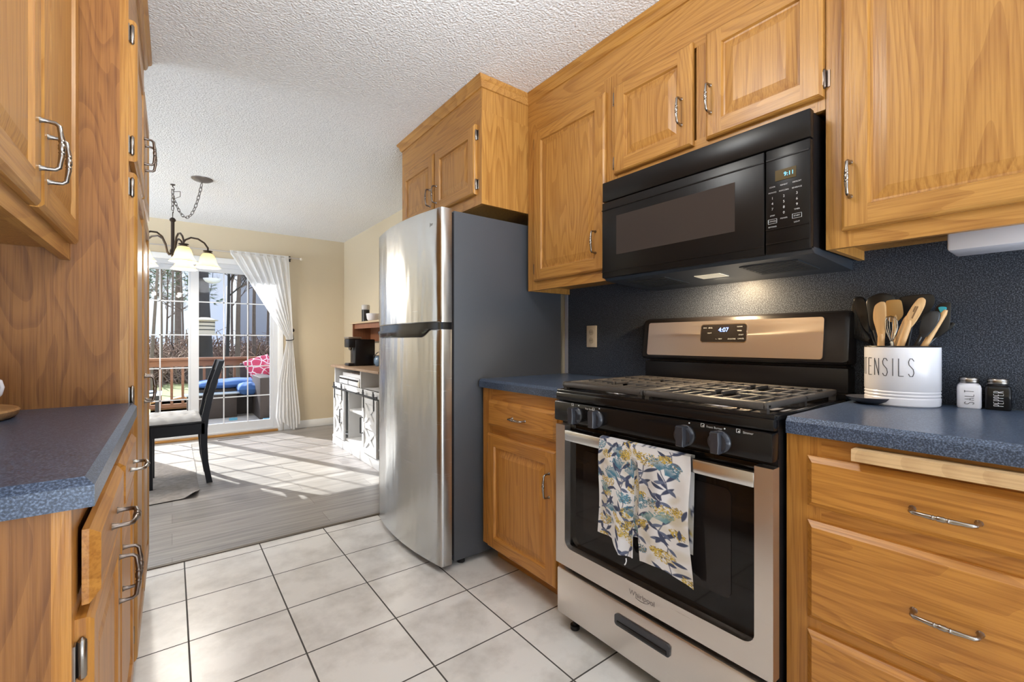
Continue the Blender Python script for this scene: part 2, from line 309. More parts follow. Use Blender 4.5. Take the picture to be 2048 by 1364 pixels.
# ------------------------------------------------------------------ mesh builder
class MB:
    def __init__(self): self.v = []; self.f = []; self.mi = []; self.sm = []
    def add(self, vs, fs, mi=0, smooth=False):
        o = len(self.v); self.v.extend([Vector(p) for p in vs])
        for f in fs: self.f.append([i + o for i in f]); self.mi.append(mi); self.sm.append(smooth)
    def box(self, x0, x1, y0, y1, z0, z1, mi=0, M=None, ch=0.0):
        if x0 > x1: x0, x1 = x1, x0
        if y0 > y1: y0, y1 = y1, y0
        if z0 > z1: z0, z1 = z1, z0
        if ch > 0:
            c = min(ch, (x1 - x0) * .45, (y1 - y0) * .45, (z1 - z0) * .45)
            bm = bmesh.new(); bmesh.ops.create_cube(bm, size=1)
            for v in bm.verts: v.co = Vector(((x0 + x1) / 2 + v.co.x * (x1 - x0), (y0 + y1) / 2 + v.co.y * (y1 - y0), (z0 + z1) / 2 + v.co.z * (z1 - z0)))
            bmesh.ops.bevel(bm, geom=bm.edges[:] + bm.verts[:], offset=c, segments=2, affect='EDGES', profile=0.5)
            bm.verts.index_update()
            vs = [v.co.copy() for v in bm.verts]; fs = [[v.index for v in f.verts] for f in bm.faces]; bm.free()
            if M: vs = [M @ p for p in vs]
            self.add(vs, fs, mi, True); return self
        vs = [Vector(p) for p in ((x0, y0, z0), (x1, y0, z0), (x1, y1, z0), (x0, y1, z0), (x0, y0, z1), (x1, y0, z1), (x1, y1, z1), (x0, y1, z1))]
        if M: vs = [M @ p for p in vs]
        self.add(vs, [(0, 3, 2, 1), (4, 5, 6, 7), (0, 1, 5, 4), (1, 2, 6, 5), (2, 3, 7, 6), (3, 0, 4, 7)], mi); return self
    def prism(self, poly, ext, mi=0, smooth=False):
        """poly: 3D points of a planar outline, ext: extrusion vector"""
        n = len(poly); ext = Vector(ext); a = [Vector(p) for p in poly]
        vs = a + [p + ext for p in a]
        fs = [list(range(n))[::-1], list(range(n, 2 * n))] + [(i, (i + 1) % n, n + (i + 1) % n, n + i) for i in range(n)]
        self.add(vs, fs, mi, smooth); return self
    def loft(self, loops, mi=0, smooth=True, cap=True, closed=True):
        n = len(loops[0]); vs = [Vector(p) for lp in loops for p in lp]; fs = []
        for k in range(len(loops) - 1):
            for i in range(n if closed else n - 1):
                j = (i + 1) % n; fs.append((k * n + i, k * n + j, (k + 1) * n + j, (k + 1) * n + i))
        if cap and closed: fs.append(list(range(n))[::-1]); fs.append([(len(loops) - 1) * n + i for i in range(n)])
        self.add(vs, fs, mi, smooth); return self
    def tube(self, pts, r, seg=8, mi=0, cap=True, closed=False):
        pts = [Vector(p) for p in pts]; n = len(pts)
        rs = r if isinstance(r, (list, tuple)) else [r] * n
        loops = []; prev = None
        for i, p in enumerate(pts):
            if closed: t = pts[(i + 1) % n] - pts[i - 1]
            else: t = pts[min(i + 1, n - 1)] - pts[max(i - 1, 0)]
            if t.length < 1e-9: t = Vector((0, 0, 1))
            t.normalize()
            if prev is None:
                up = Vector((0, 0, 1)) if abs(t.z) < 0.9 else Vector((1, 0, 0))
                u = t.cross(up).normalized()
            else:
                u = prev - t * prev.dot(t)
                if u.length < 1e-6: u = t.orthogonal()
                u.normalize()
            prev = u; w = t.cross(u)
            loops.append([p + (u * math.cos(2 * math.pi * k / seg) + w * math.sin(2 * math.pi * k / seg)) * rs[i] for k in range(seg)])
        if closed: loops.append(loops[0])
        return self.loft(loops, mi, True, cap and not closed)
    def lathe(self, prof, o=(0, 0, 0), axis=(0, 0, 1), seg=32, mi=0, sx=1.0, sy=1.0, cap=True):
        q = Vector((0, 0, 1)).rotation_difference(Vector(axis)); o = Vector(o)
        return self.loft([[o + q @ Vector((r * sx * math.cos(2 * math.pi * k / seg), r * sy * math.sin(2 * math.pi * k / seg), z)) for k in range(seg)] for r, z in prof], mi, True, cap)
    def ball(self, c, r, seg=14, mi=0, sc=(1, 1, 1)):
        c = Vector(c)
        pr = [(math.sin(math.pi * i / 8), -math.cos(math.pi * i / 8)) for i in range(9)]
        pr[0] = (0.02, -1); pr[8] = (0.02, 1)
        return self.loft([[c + Vector((r * sc[0] * a * math.cos(2 * math.pi * k / seg), r * sc[1] * a * math.sin(2 * math.pi * k / seg), r * sc[2] * z)) for k in range(seg)] for a, z in pr], mi)
    def grid(self, fn, nu, nv, mi=0):
        vs = [fn(i / nu, j / nv) for j in range(nv + 1) for i in range(nu + 1)]
        fs = [(j * (nu + 1) + i, j * (nu + 1) + i + 1, (j + 1) * (nu + 1) + i + 1, (j + 1) * (nu + 1) + i) for j in range(nv) for i in range(nu)]
        self.add(vs, fs, mi, True); return self
    def text(self, body, size, fn, align='CENTER', mi=0):
        cu = bpy.data.curves.new('txt', 'FONT'); cu.body = body; cu.size = size; cu.align_x = align; cu.align_y = 'CENTER'
        ob = bpy.data.objects.new('txt', cu); COL.objects.link(ob)
        me = bpy.data.meshes.new_from_object(ob.evaluated_get(bpy.context.evaluated_depsgraph_get()))
        self.add([fn(v.co.x, v.co.y) for v in me.vertices], [list(p.vertices) for p in me.polygons], mi)
        bpy.data.objects.remove(ob); bpy.data.curves.remove(cu); bpy.data.meshes.remove(me); return self

ORG = {}
def make(name, mb, mats, origin, flat=False, angle=40, recalc=True):
    me = bpy.data.meshes.new(name); o = Vector(origin)
    me.from_pydata([tuple(p - o) for p in mb.v], [], mb.f)
    for m in (mats if isinstance(mats, (list, tuple)) else [mats]): me.materials.append(m)
    me.polygons.foreach_set('material_index', mb.mi)
    me.update()
    if recalc:
        bm = bmesh.new(); bm.from_mesh(me)
        bmesh.ops.recalc_face_normals(bm, faces=bm.faces[:]); bm.to_mesh(me); bm.free()
    me.polygons.foreach_set('use_smooth', [True] * len(me.polygons))
    me.set_sharp_from_angle(angle=R(1 if flat else angle))
    ob = bpy.data.objects.new(name, me); COL.objects.link(ob); return ob
def thing(name, label, cat, loc=(0, 0, 0), group=None):
    o = bpy.data.objects.new(name, None); COL.objects.link(o); o.location = loc; o.empty_display_size = 0.05
    o['label'] = label; o['category'] = cat
    if group: o['group'] = group
    ORG[o.name] = Vector(loc); return o
def part(name, mb, mats, parent, label=None, **k):
    org = ORG[parent.name]; ob = make(name, mb, mats, org, **k); ob.parent = parent; ORG[ob.name] = org
    if label: ob['label'] = label
    return ob
def solo(name, mb, mats, label, cat, group=None, kind=None, **k):
    xs = [p.x for p in mb.v]; ys = [p.y for p in mb.v]; zs = [p.z for p in mb.v]
    o = Vector(((min(xs) + max(xs)) / 2, (min(ys) + max(ys)) / 2, min(zs)))
    ob = make(name, mb, mats, o, **k); ob.location = o; ob['label'] = label; ob['category'] = cat
    if group: ob['group'] = group
    if kind: ob['kind'] = kind
    ORG[ob.name] = o; return ob
def struct(name, mb, mats, label=None, **k):
    ob = make(name, mb, mats, (0, 0, 0), **k); ob['kind'] = 'structure'; ORG[ob.name] = Vector((0, 0, 0))
    if label: ob['label'] = label
    return ob
def copy_tree(o, parent=None):
    c = o.copy(); COL.objects.link(c)
    if parent: c.parent = parent
    for ch in list(o.children): copy_tree(ch, c)
    return c

# ------------------------------------------------------------------ joinery helpers
class Face:
    """a vertical cabinet face: a = along the run (world y), b = up, d = out of the face"""
    def __init__(self, x, sgn): self.x = x; self.s = sgn
    def __call__(self, a, b, d=0.0): return Vector((self.x + self.s * d, a, b))
def fbox(mb, F, a0, a1, b0, b1, d0, d1, mi=0, ch=0):
    p, q = F(a0, b0, d0), F(a1, b1, d1); mb.box(p.x, q.x, p.y, q.y, p.z, q.z, mi, ch=ch)
def rect(F, a0, a1, b0, b1, d, i=0):
    return [F(a0 + i, b0 + i, d), F(a1 - i, b0 + i, d), F(a1 - i, b1 - i, d), F(a0 + i, b1 - i, d)]
def panel_door(parent, F, a0, a1, b0, b1, t=0.02, sw=0.058, name='door'):
    mb = MB()
    L = [rect(F, a0, a1, b0, b1, 0), rect(F, a0, a1, b0, b1, t - 0.008), rect(F, a0, a1, b0, b1, t - 0.004, 0.003), rect(F, a0, a1, b0, b1, t, 0.009)]
    def ring(A, B, smooth=False):
        for i in range(4):
            j = (i + 1) % 4; mb.add([A[i], A[j], B[j], B[i]], [(0, 1, 2, 3)], 1 if i in (0, 2) else 0, smooth)
    mb.add(L[0], [(3, 2, 1, 0)], 0)
    for k in range(3): ring(L[k], L[k + 1])
    c = 0.009
    for (p0, p1, q0, q1, mi) in ((a0 + c, a0 + sw, b0 + c, b1 - c, 0), (a1 - sw, a1 - c, b0 + c, b1 - c, 0), (a0 + sw, a1 - sw, b0 + c, b0 + sw, 1), (a0 + sw, a1 - sw, b1 - sw, b1 - c, 1)):
        mb.add([F(p0, q0, t), F(p1, q0, t), F(p1, q1, t), F(p0, q1, t)], [(0, 1, 2, 3)], mi)
    G = [rect(F, a0, a1, b0, b1, t, sw), rect(F, a0, a1, b0, b1, t - 0.009, sw + 0.004), rect(F, a0, a1, b0, b1, t - 0.010, sw + 0.010), rect(F, a0, a1, b0, b1, t - 0.003, sw + 0.040)]
    for k in range(3):
        A, B = G[k], G[k + 1]
        for i in range(4):
            j = (i + 1) % 4; mb.add([A[i], A[j], B[j], B[i]], [(0, 1, 2, 3)], 0 if k else (1 if i in (0, 2) else 0))
    mb.add(G[3], [(0, 1, 2, 3)], 0)
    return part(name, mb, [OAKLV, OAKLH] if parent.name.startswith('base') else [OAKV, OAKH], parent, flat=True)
def drawer_front(parent, F, a0, a1, b0, b1, t=0.02, name='drawer'):
    mb = MB(); L = [rect(F, a0, a1, b0, b1, 0), rect(F, a0, a1, b0, b1, t - 0.012), rect(F, a0, a1, b0, b1, t - 0.009, 0.003), rect(F, a0, a1, b0, b1, t, 0.013)]
    mb.add(L[0], [(3, 2, 1, 0)])
    for k in range(3):
        for i in range(4):
            j = (i + 1) % 4; mb.add([L[k][i], L[k][j], L[k + 1][j], L[k + 1][i]], [(0, 1, 2, 3)])
    mb.add(L[3], [(0, 1, 2, 3)])
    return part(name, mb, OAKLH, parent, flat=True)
def pull(parent, F, a, b, d, vertical=True, ln=0.096, mat=CHROME, out=0.030):
    h = ln / 2; T = (lambda s, o: F(a, b + s, d + o)) if vertical else (lambda s, o: F(a + s, b, d + o))
    mb = MB()
    prof = [(-h, 0, .0068), (-h, .004, .0050), (-h, .012, .0040), (-h + .001, out * .75, .0040), (-h + .006, out * .95, .0044), (-h + .018, out, .0042), (-.016, out + .002, .0052), (-.013, out + .002, .0046), (-.0115, out + .002, .0060), (-.009, out + .002, .0046), (-.006, out + .002, .0050), (-.004, out + .002, .0062), (0, out + .002, .0058)]
    pts = prof + [(-s, o, r) for s, o, r in prof[-2::-1]]
    mb.tube([T(s, o) for s, o, r in pts], [r for _, _, r in pts], 8)
    return part('handle', mb, mat, parent, angle=60)
def hinge(parent, F, a, b, side, d=0.02, mat=CHROME, h=0.058):
    """side=+1: frame wing runs toward +a of the door edge"""
    mb = MB(); s = side
    fbox(mb, F, a, a + s * .013, b - h * .42, b + h * .42, 0.0, 0.0025)
    mb.tube([F(a, b - h * .5, .008), F(a, b - h * .44, .008), F(a, b - h * .42, .008), F(a, b + h * .42, .008), F(a, b + h * .44, .008), F(a, b + h * .5, .008)], [.0015, .0045, .0055, .0055, .0045, .0015], 8)
    fbox(mb, F, a - s * .010, a - s * .001, b - h * .34, b + h * .34, 0.010, 0.0135)
    return part('hinge', mb, mat, parent)
def carcass(parent, F, a0, a1, b0, b1, depth, openings, ft=0.02, under=0.03, side_mats=(OAKV, OAKH), toe=0.0):
    """box behind a face frame; openings: list of (a0,a1,b0,b1) holes closed by doors/drawers"""
    mb = MB(); fbox(mb, F, a0, a1, b0 + under, b1, -depth, -ft, 0)
    if under and not toe:
        fbox(mb, F, a0, a0 + .016, b0, b0 + under, -depth, -ft, 0); fbox(mb, F, a1 - .016, a1, b0, b0 + under, -depth, -ft, 0)
    if toe: fbox(mb, F, a0, a1, 0.0, b0 + under, -depth, -0.09, 1)
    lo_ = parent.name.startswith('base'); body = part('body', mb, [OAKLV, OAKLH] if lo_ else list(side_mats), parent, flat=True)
    fr = MB(); lo = min(o[0] for o in openings); hi = max(o[1] for o in openings)
    fbox(fr, F, a0, lo, b0, b1, -ft, 0, 0); fbox(fr, F, hi, a1, b0, b1, -ft, 0, 0)
    zb = sorted({o[2] for o in openings}); zt = sorted({o[3] for o in openings})
    edges = [b0] + sorted(zb + zt) + [b1]
    for k in range(0, len(edges), 2): fbox(fr, F, lo, hi, edges[k], edges[k + 1], -ft, 0, 1)
    xs = sorted(openings)
    for p, q in zip(xs, xs[1:]):
        if q[0] > p[1]: fbox(fr, F, p[1], q[0], min(p[2], q[2]), max(p[3], q[3]), -ft, -.0005, 0)
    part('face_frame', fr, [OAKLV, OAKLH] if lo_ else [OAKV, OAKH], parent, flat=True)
    return body

# ================================================================== THE SETTING
XW, YB, ZC = 1.8335, 6.117, 2.4216
XL = -0.56
m = MB(); m.box(-0.6, 1.9, -2.4, 2.765, -0.05, 0.0); struct('floor', m, TILE, flat=True)
m = MB(); m.box(-3.0, 1.9, 2.775, 6.25, -0.05, 0.0); struct('floor_dining', m, PLANK, flat=True)
m = MB(); m.box(-0.6, XW, 2.758, 2.782, -0.03, 0.006, ch=.003); struct('trim_1', m, plain('dark metal threshold', (0.10, 0.075, 0.05), 0.5), label='narrow dark strip between tile and plank flooring')
m = MB(); m.box(-3.0, 1.95, -2.4, 6.3, ZC, ZC + 0.08); struct('ceiling', m, CEILM, flat=True)
m = MB(); m.box(XW, XW + 0.1, -2.4, 6.3, 0, ZC); struct('wall_right', m, WALLM, flat=True)
DX0, DX1, DZ = -0.70, 1.035, 1.995
m = MB(); m.box(-3.0, DX0, YB, YB + .14, 0, ZC); m.box(DX1, XW + .1, YB, YB + .14, 0, ZC); m.box(DX0, DX1, YB, YB + .14, DZ, ZC); struct('wall_back', m, WALLM, flat=True)
m = MB(); m.box(XL - .1, XL, -2.4, 2.74, 0, ZC); struct('wall_left', m, WALLM, flat=True)
m = MB(); m.box(-3.0, XL, 2.64, 2.74, 0, ZC); struct('wall_dining_front', m, WALLM, flat=True)
m = MB(); m.box(-3.0, -2.9, 2.74, 3.1, 0, ZC); m.box(-3.0, -2.9, 5.6, 6.2, 0, ZC); m.box(-3.0, -2.9, 3.1, 5.6, 0, .35); m.box(-3.0, -2.9, 3.1, 5.6, 2.15, ZC); m.box(-3.0, -2.9, 4.25, 4.42, .35, 2.15); struct('wall_dining_left', m, WALLM, flat=True)  # unseen wall, its window openings added to streak the fridge reflections
m = MB()
for a, b in (((1.04, YB - .014), (XW, YB)), ):
    m.box(1.10, XW, YB - .014, YB, 0, 0.095, ch=.004)
m.box(-2.9, DX0 - .06, YB - .014, YB, 0, 0.095, ch=.004); struct('baseboard_back', m, TRIM)
m = MB(); m.box(XW - .014, XW, 2.80, YB - .014, 0, 0.095, ch=.004); struct('baseboard_right', m, TRIM)

# sliding patio door
d1 = thing('door_1', 'white sliding patio door with grid panes behind the dining chair', 'door', (0.17, YB, 0)); d1['kind'] = 'structure'
m = MB()
m.box(DX0, DX0 + .05, YB + .002, YB + .135, 0, DZ); m.box(DX1 - .045, DX1, YB + .002, YB + .135, 0, DZ); m.box(DX0, DX1, YB + .002, YB + .135, DZ - .05, DZ)
part('door_frame', m, VINYL, d1)
m = MB(); m.box(DX0 - .06, DX1 + .06, YB - .018, YB + .002, DZ, DZ + .062, ch=.004); m.box(DX0 - .06, DX0, YB - .018, YB + .002, 0, DZ, ch=.004); m.box(DX1, DX1 + .06, YB - .018, YB + .002, 0, DZ, ch=.004)
part('casing', m, TRIM, d1)
m = MB(); m.box(DX0, DX1, YB - .03, YB + .135, 0, .025, ch=.004); part('sill', m, OAKX, d1, label='light oak sill')
m = MB(); m.box(DX0, DX1, YB + .0, YB + .135, .025, .05, ch=.004); part('track', m, VINYL, d1)
def sash(x0, x1, g0, g1, y, cols, screen):
    z0, z1, gz0, gz1 = .05, DZ - .05, .145, 1.89
    m = MB()
    m.box(x0, g0, y, y + .045, z0, z1); m.box(g1, x1, y, y + .045, z0, z1); m.box(g0, g1, y, y + .045, z0, gz0); m.box(g0, g1, y, y + .045, gz1, z1)
    s = part('sash', m, VINYL, d1)
    gl = MB(); gl.box(g0, g1, y + .018, y + .024, gz0, gz1); part('glass_pane', gl, SCREEN if screen else PANE, s, flat=True)
    mu = MB()
    for c in cols: mu.box(c - .006, c + .006, y + .008, y + .017, gz0, gz1)
    for z in (.445, .80, 1.17, 1.545): mu.box(g0, g1, y + .008, y + .017, z - .006, z + .006)
    part('muntin_grid', mu, VINYL, s)
    return s
s1 = sash(-.65, .215, -.60, .145, YB + .075, (-.105, -.354), False)
s2 = sash(.165, .99, .24, .955, YB + .02, (.478, .718), True)
m = MB(); m.tube([(.19, YB + .02, .95), (.19, YB - .02, .96), (.19, YB - .02, 1.12), (.19, YB + .02, 1.13)], .009); 

# ================================================================== RIGHT RUN OF CABINETS
FU = Face(1.531, -1); FD = Face(1.231, -1); FB = Face(1.24, -1)
def cab(name, label, loc): return thing(name, label, 'cabinet', loc)
c = cab('wall_cabinet', 'oak wall cabinet with one tall raised panel door between fridge and microwave', (1.68, 1.57, 1.37))
carcass(c, FU, 1.287, 1.862, 1.37, 2.26, XW - 1.531, [(1.33, 1.79, 1.44, 2.18)])
d = panel_door(c, FU, 1.312, 1.798, 1.416, 2.20); pull(d, FU, 1.363, 1.545, .02)
for z in (2.17 - .03, 1.481): hinge(d, FU, 1.800, z, 1, h=.062)
c = cab('wall_cabinet', 'short two door oak cabinet directly above the black microwave', (1.68, .88, 1.785))
carcass(c, FU, .484, 1.286, 1.785, 2.26, XW - 1.531, [(.51, .85, 1.84, 2.18), (.89, 1.25, 1.84, 2.18)])
d = panel_door(c, FU, .898, 1.264, 1.82, 2.20); pull(d, FU, .940, 1.957, .02); [hinge(d, FU, 1.266, z, 1) for z in (2.15, 1.872)]
d = panel_door(c, FU, .486, .846, 1.82, 2.20); pull(d, FU, .839 - .012, 1.957, .02); [hinge(d, FU, .4845, z, -1, mat=DARKNI) for z in (2.15, 1.872)]
c = cab('wall_cabinet', 'large oak wall cabinet door above the utensil crock and shakers', (1.68, .2, 1.37))
carcass(c, FU, -.07, .4825, 1.37, 2.26, XW - 1.531, [(-.02, .415, 1.44, 2.18)])
d = panel_door(c, FU, -.045, .441, 1.416, 2.20, sw=.062); pull(d, FU, .418, 1.555, .02)
m = MB(); m.box(1.60, 1.73, -.06, .235, 1.335, 1.40, ch=.006); solo('under_cabinet_light', m, plain('lavender white enamel', (0.62, 0.62, 0.68), 0.4), 'long white fixture under the big oak wall cabinet', 'light fixture')
c = cab('fridge_cabinet', 'deep two door oak cabinet over the steel refrigerator', (1.53, 2.34, 1.79))
carcass(c, FD, 1.863, 2.83, 1.79, 2.26, XW - 1.231, [(1.92, 2.32, 1.85, 2.18), (2.37, 2.78, 1.85, 2.18)])
d = panel_door(c, FD, 1.905, 2.335, 1.845, 2.20); pull(d, FD, 2.305, 1.945, .02, mat=DARKNI); [hinge(d, FD, 1.903, z, -1) for z in (2.145, 1.895)]
d = panel_door(c, FD, 2.352, 2.79, 1.845, 2.20); pull(d, FD, 2.385, 1.945, .02, mat=DARKNI); [hinge(d, FD, 2.792, z, 1) for z in (2.145, 1.895)]
# soffit boards and crown
m = MB(); fbox(m, FU, -.07, 1.862, 2.26, ZC - .002, -.25, 0.0, 0)
sb1 = solo('soffit_board', m, OAKH, 'long plain oak board above microwave and wall cabinet doors', 'soffit board', flat=True)
m = MB(); fbox(m, FD, 1.863, 2.83, 2.26, ZC - .002, -(XW - 1.232), 0.0, 0)
sb = solo('soffit_board', m, [OAKH, OAKV], 'oak board above the doors of the deep fridge cabinet', 'soffit board', flat=True)
for p in sb.data.polygons:
    if abs(p.normal.y) > .9: p.material_index = 1
CR = [(0, ZC - .052), (.006, ZC - .05), (.012, ZC - .040), (.016, ZC - .022), (.026, ZC - .012), (.030, ZC - .001), (0, ZC - .001)]
def crown(parent, loops):
    m = MB(); m.loft(loops, smooth=False); return part('crown_molding', m, OAKH, parent, angle=30)
def cl(F, y, sy): return [(F.x + F.s * o, y + sy * o, z) for o, z in CR]
crown(sb1, [cl(FU, -.07, 0), cl(FU, 1.862, -1)])
crown(sb, [[(FU.x - o, 1.862 - o, z) for o, z in CR], cl(FD, 1.862, -1), cl(FD, 2.83, 1), [(XW - .03, 2.83 + o, z) for o, z in CR]])

# base cabinets and counters
c = cab('base_cabinet', 'oak base cabinet with one drawer and one door between fridge and range', (1.53, 1.57, 0))
carcass(c, FB, 1.292, 1.862, .10, .873, XW - 1.24, [(1.335, 1.78, .12, .63), (1.335, 1.78, .70, .80)], toe=.09, under=0)
d = drawer_front(c, FB, 1.316, 1.798, .692, .818); pull(d, FB, 1.553, .752, .02, False, ln=.09)
d = panel_door(c, FB, 1.316, 1.803, .105, .655); pull(d, FB, 1.351, .513, .02); [hinge(d, FB, 1.805, z, 1, mat=DARKNI) for z in (.58, .18)]
c = cab('base_cabinet', 'oak base cabinet with three stacked drawers under the shaker set', (1.53, .18, 0))
carcass(c, FB, -.11, .476, .10, .873, XW - 1.24, [(-.06, .40, .16, .39), (-.06, .40, .44, .66), (-.06, .40, .71, .815)], toe=.09, under=0)
d = drawer_front(c, FB, -.075, .427, .703, .824); pull(d, FB, .183, .755, .02, False)
d = drawer_front(c, FB, -.075, .427, .432, .668); pull(d, FB, .181, .545, .02, False)
d = drawer_front(c, FB, -.075, .427, .14, .402); pull(d, FB, .181, .28, .02, False)
m = MB(); fbox(m, FB, -.06, .330, .836, .862, -.3, .042, 0)
part('pullout_board', m, EDGE, c, flat=True, label='pale layered plywood pull-out board')
def counter(label, y0, y1, name='countertop'):
    m = MB(); c = .011; z1 = .914; z0 = .873; xf = 1.218
    prof = [(XW - .002, z0), (xf, z0), (xf, z1 - c), (xf + c, z1), (XW - .002, z1)]
    m.prism([(x, y0, z) for x, z in prof], (0, y1 - y0, 0)); return solo(name, m, LAM, label, 'countertop', flat=True)
counter('blue grey laminate countertop between fridge and range', 1.275, 1.868)
counter('blue grey laminate countertop under crock and shakers', -.13, .470)
m = MB(); m.box(XW - .006, XW - .0005, -.13, 1.858, .915, 1.40); solo('backsplash', m, LAMB, 'slate speckled laminate backsplash behind the range', 'backsplash', flat=True)
m = MB(); m.box(XW - .008, XW - .0005, 1.859, 1.884, .915, 1.368); solo('trim_strip', m, plain('grey edge trim', (0.30, 0.30, 0.34), 0.4), 'narrow grey vertical strip between backsplash and refrigerator', 'trim')
o = thing('electrical_outlet', 'almond wall outlet on the backsplash left of the range', 'outlet', (XW - .006, 1.672, 1.07))
m = MB(); m.box(XW - .013, XW - .006, 1.636, 1.708, 1.068, 1.186, ch=.003); part('cover_plate', m, BEIGE, o)
m = MB()
for z in (1.105, 1.150): m.lathe([(.0165, 0), (.0165, .0025), (.014, .003)], (XW - .013, 1.672, z), (-1, 0, 0), 20, sx=1.0, sy=1.0)
rc = part('receptacle', m, plain('dark almond', (0.45, 0.38, 0.28), 0.4), o)
for z in (1.105, 1.150):
    for dy in (-.006, .006):
        m = MB(); m.box(XW - .0165, XW - .016, 1.672 + dy - .001, 1.672 + dy + .001, z - .004, z + .004); part('slot', m, INK, rc)

# ------------------------------------------------------------------ over-the-range microwave
mw = thing('microwave', 'black over-the-range microwave under the short oak cabinet', 'microwave', (1.64, .885, 1.364))
MY0, MY1, MX, MZ0, MZ1 = .497, 1.276, 1.455, 1.364, 1.774
FM = Face(MX, -1)
m = MB(); m.box(MX + .03, XW - .01, MY0 + .006, MY1 - .004, MZ0 + .012, MZ1); part('body', m, BLACKS, mw)
m = MB(); m.box(MX + .002, MX + .03, MY0, MY1, 1.690, MZ1 - .001, ch=.004); part('vent_panel', m, MWM, mw)
m = MB(); m.box(MX, MX + .03, .622, MY1, MZ0 + .004, 1.686, ch=.004)
fbox(m, FM, .622, MY1, 1.652, 1.656, -.001, .002); fbox(m, FM, .622, MY1, 1.392, 1.395, -.001, .002)
dr = part('door', m, MWM, mw)
m = MB(); fbox(m, FM, .712, 1.198, 1.458, 1.618, -.001, .0012); part('window', m, MWWIN, dr, flat=True)
m = MB(); m.box(MX, MX + .03, MY0, .618, MZ0 + .004, 1.686, ch=.004)
fbox(m, FM, MY0 + .003, .616, 1.440, 1.443, 0, .003); fbox(m, FM, MY0 + .003, .616, 1.397, 1.400, 0, .003); fbox(m, FM, MY0 + .003, .616, 1.652, 1.656, -.001, .002)
cp = part('control_panel', m, MWM, mw)
m = MB(); fbox(m, FM, .533, .590, 1.585, 1.617, -.001, .0015); dp = part('display', m, DISP, cp)
m = MB(); m.text('9:11', .0165, lambda a, b: FM(.552 - a, 1.600 + b, .0022)); part('digits', m, CYANL, dp)
m = MB()
def mtx(s, y, z, h=.0085): m.text(s, h, lambda a, b: FM(y - a, z + b, .0012))
cols = (.598, .566, .531)
for k, row in enumerate((('COOK', 'REHEAT', 'DEFROST'), ('POTATO', 'POPCORN', 'BEVERAGE'))):
    for s, y in zip(row, cols): mtx(s, y, 1.570 - k * .017, .0056)
for k, row in enumerate(('123', '456', '789')):
    for s, y in zip(row, cols): mtx(s, y, 1.536 - k * .0165, .0105)
mtx('0', .566, 1.4865, .0105); mtx('STOP', .598, 1.483, .0056); mtx('TIMER', .531, 1.489, .0056)
for y, z, s in ((.598, 1.466, 'CANCEL'), (.531, 1.470, 'START')):
    mtx(s, y, z, .0058)
    for a0, a1, b0, b1 in ((-.0125, .0125, .0062, .0068), (-.0125, .0125, -.0068, -.0062), (-.0125, -.0119, -.0068, .0068), (.0119, .0125, -.0068, .0068)):
        fbox(m, FM, y + a0, y + a1, z + b0, z + b1, 0, .0014)
mtx('POWER', .566, 1.470, .0056); mtx('LIGHT', .531, 1.452, .0056); mtx('SETTINGS', .598, 1.449, .0054)
part('lettering', m, WINK, cp, flat=True, recalc=False)
m = MB()
m.prism([(MX + .012, MY0, MZ0 + .008), (MX + .03, MY0, MZ0 - .006), (XW - .012, MY0, MZ0 - .024), (XW - .012, MY0, MZ0 + .012), (MX + .012, MY0, MZ0 + .012)], (0, MY1 - MY0, 0))
hd = part('hood_pan', m, MWUND, mw, flat=True)
def under(x): return MZ0 - .006 - .018 * (x - MX - .03) / (XW - .012 - MX - .03)
for (ya, yb) in ((.56, .74), (1.03, 1.21)):
    m = MB()
    m.prism([(1.54, ya, under(1.54) + .001), (1.54, ya, under(1.54) - .003), (1.72, ya, under(1.72) - .003), (1.72, ya, under(1.72) + .001)], (0, yb - ya, 0))
    for q in range(7): m.box(1.55 + q * .023, 1.553 + q * .023, ya + .01, yb - .01, under(1.55 + q * .023) - .0045, under(1.55 + q * .023) - .002)
    part('grease_filter', m, plain('filter mesh', (0.06, 0.065, 0.07), 0.4, metal=.6) if ya < 1 else bpy.data.materials['filter mesh'], mw)
m = MB(); m.prism([(1.60, .84, under(1.60) + .001), (1.60, .84, under(1.6) - .002), (1.67, .84, under(1.67) - .002), (1.67, .84, under(1.67) + .001)], (0, .10, 0)); part('lamp_lens', m, LENS, mw)
light('microwave_hood_light', 'AREA', (1.66, .89, under(1.66) - .012), 2.3, (1, .74, .44), (0.25, 0, -1), size=.05, size_y=.09)

# ------------------------------------------------------------------ gas range
rg = thing('gas_range', 'black and stainless gas range with floral towel on its oven door', 'range', (1.48, .88, 0))
RY0, RY1 = .482, 1.268
FR = Face(1.185, -1)
m = MB(); m.box(1.215, XW - .03, RY0 + .004, RY1 - .004, .045, .905); m.box(1.26, XW - .06, RY0 + .03, RY1 - .03, .02, .05); part('body', m, BLACKS, rg)
m = MB()
for z0, z1, x0, x1 in ((.800, .874, 1.172, 1.215), (.876, .908, 1.180, 1.215)):
    m.box(x0, x1, RY0, RY1, z0, z1, ch=.006)
cpn = part('control_panel', m, BLACK, rg)
FK = Face(1.172, -1)
for y in (1.149, 1.051, .715, .613):
    m = MB(); m.lathe([(.001, 0), (.030, 0), (.030, .005), (.027, .008), (.0255, .020), (.001, .020)], FK(y, .832, 0), (-1, 0, 0), 28)
    kb = part('knob', m, KNOB, rg)
    g = MB(); g.loft([[FK(y + a * s, .832 + b * s2, d) for a, b in ((-.012, -.031), (.012, -.031), (.014, 0), (.012, .031), (-.012, .031), (-.014, 0))] for d, s, s2 in ((.008, 1, .9), (.030, .95, .95), (.034, .8, .85))], smooth=False)
    part('grip', g, KNOB, kb, angle=50)
    g = MB(); fbox(g, FK, y + .0105, y + .0118, .838, .858, .031, .0345); part('pointer_line', g, INK, kb)
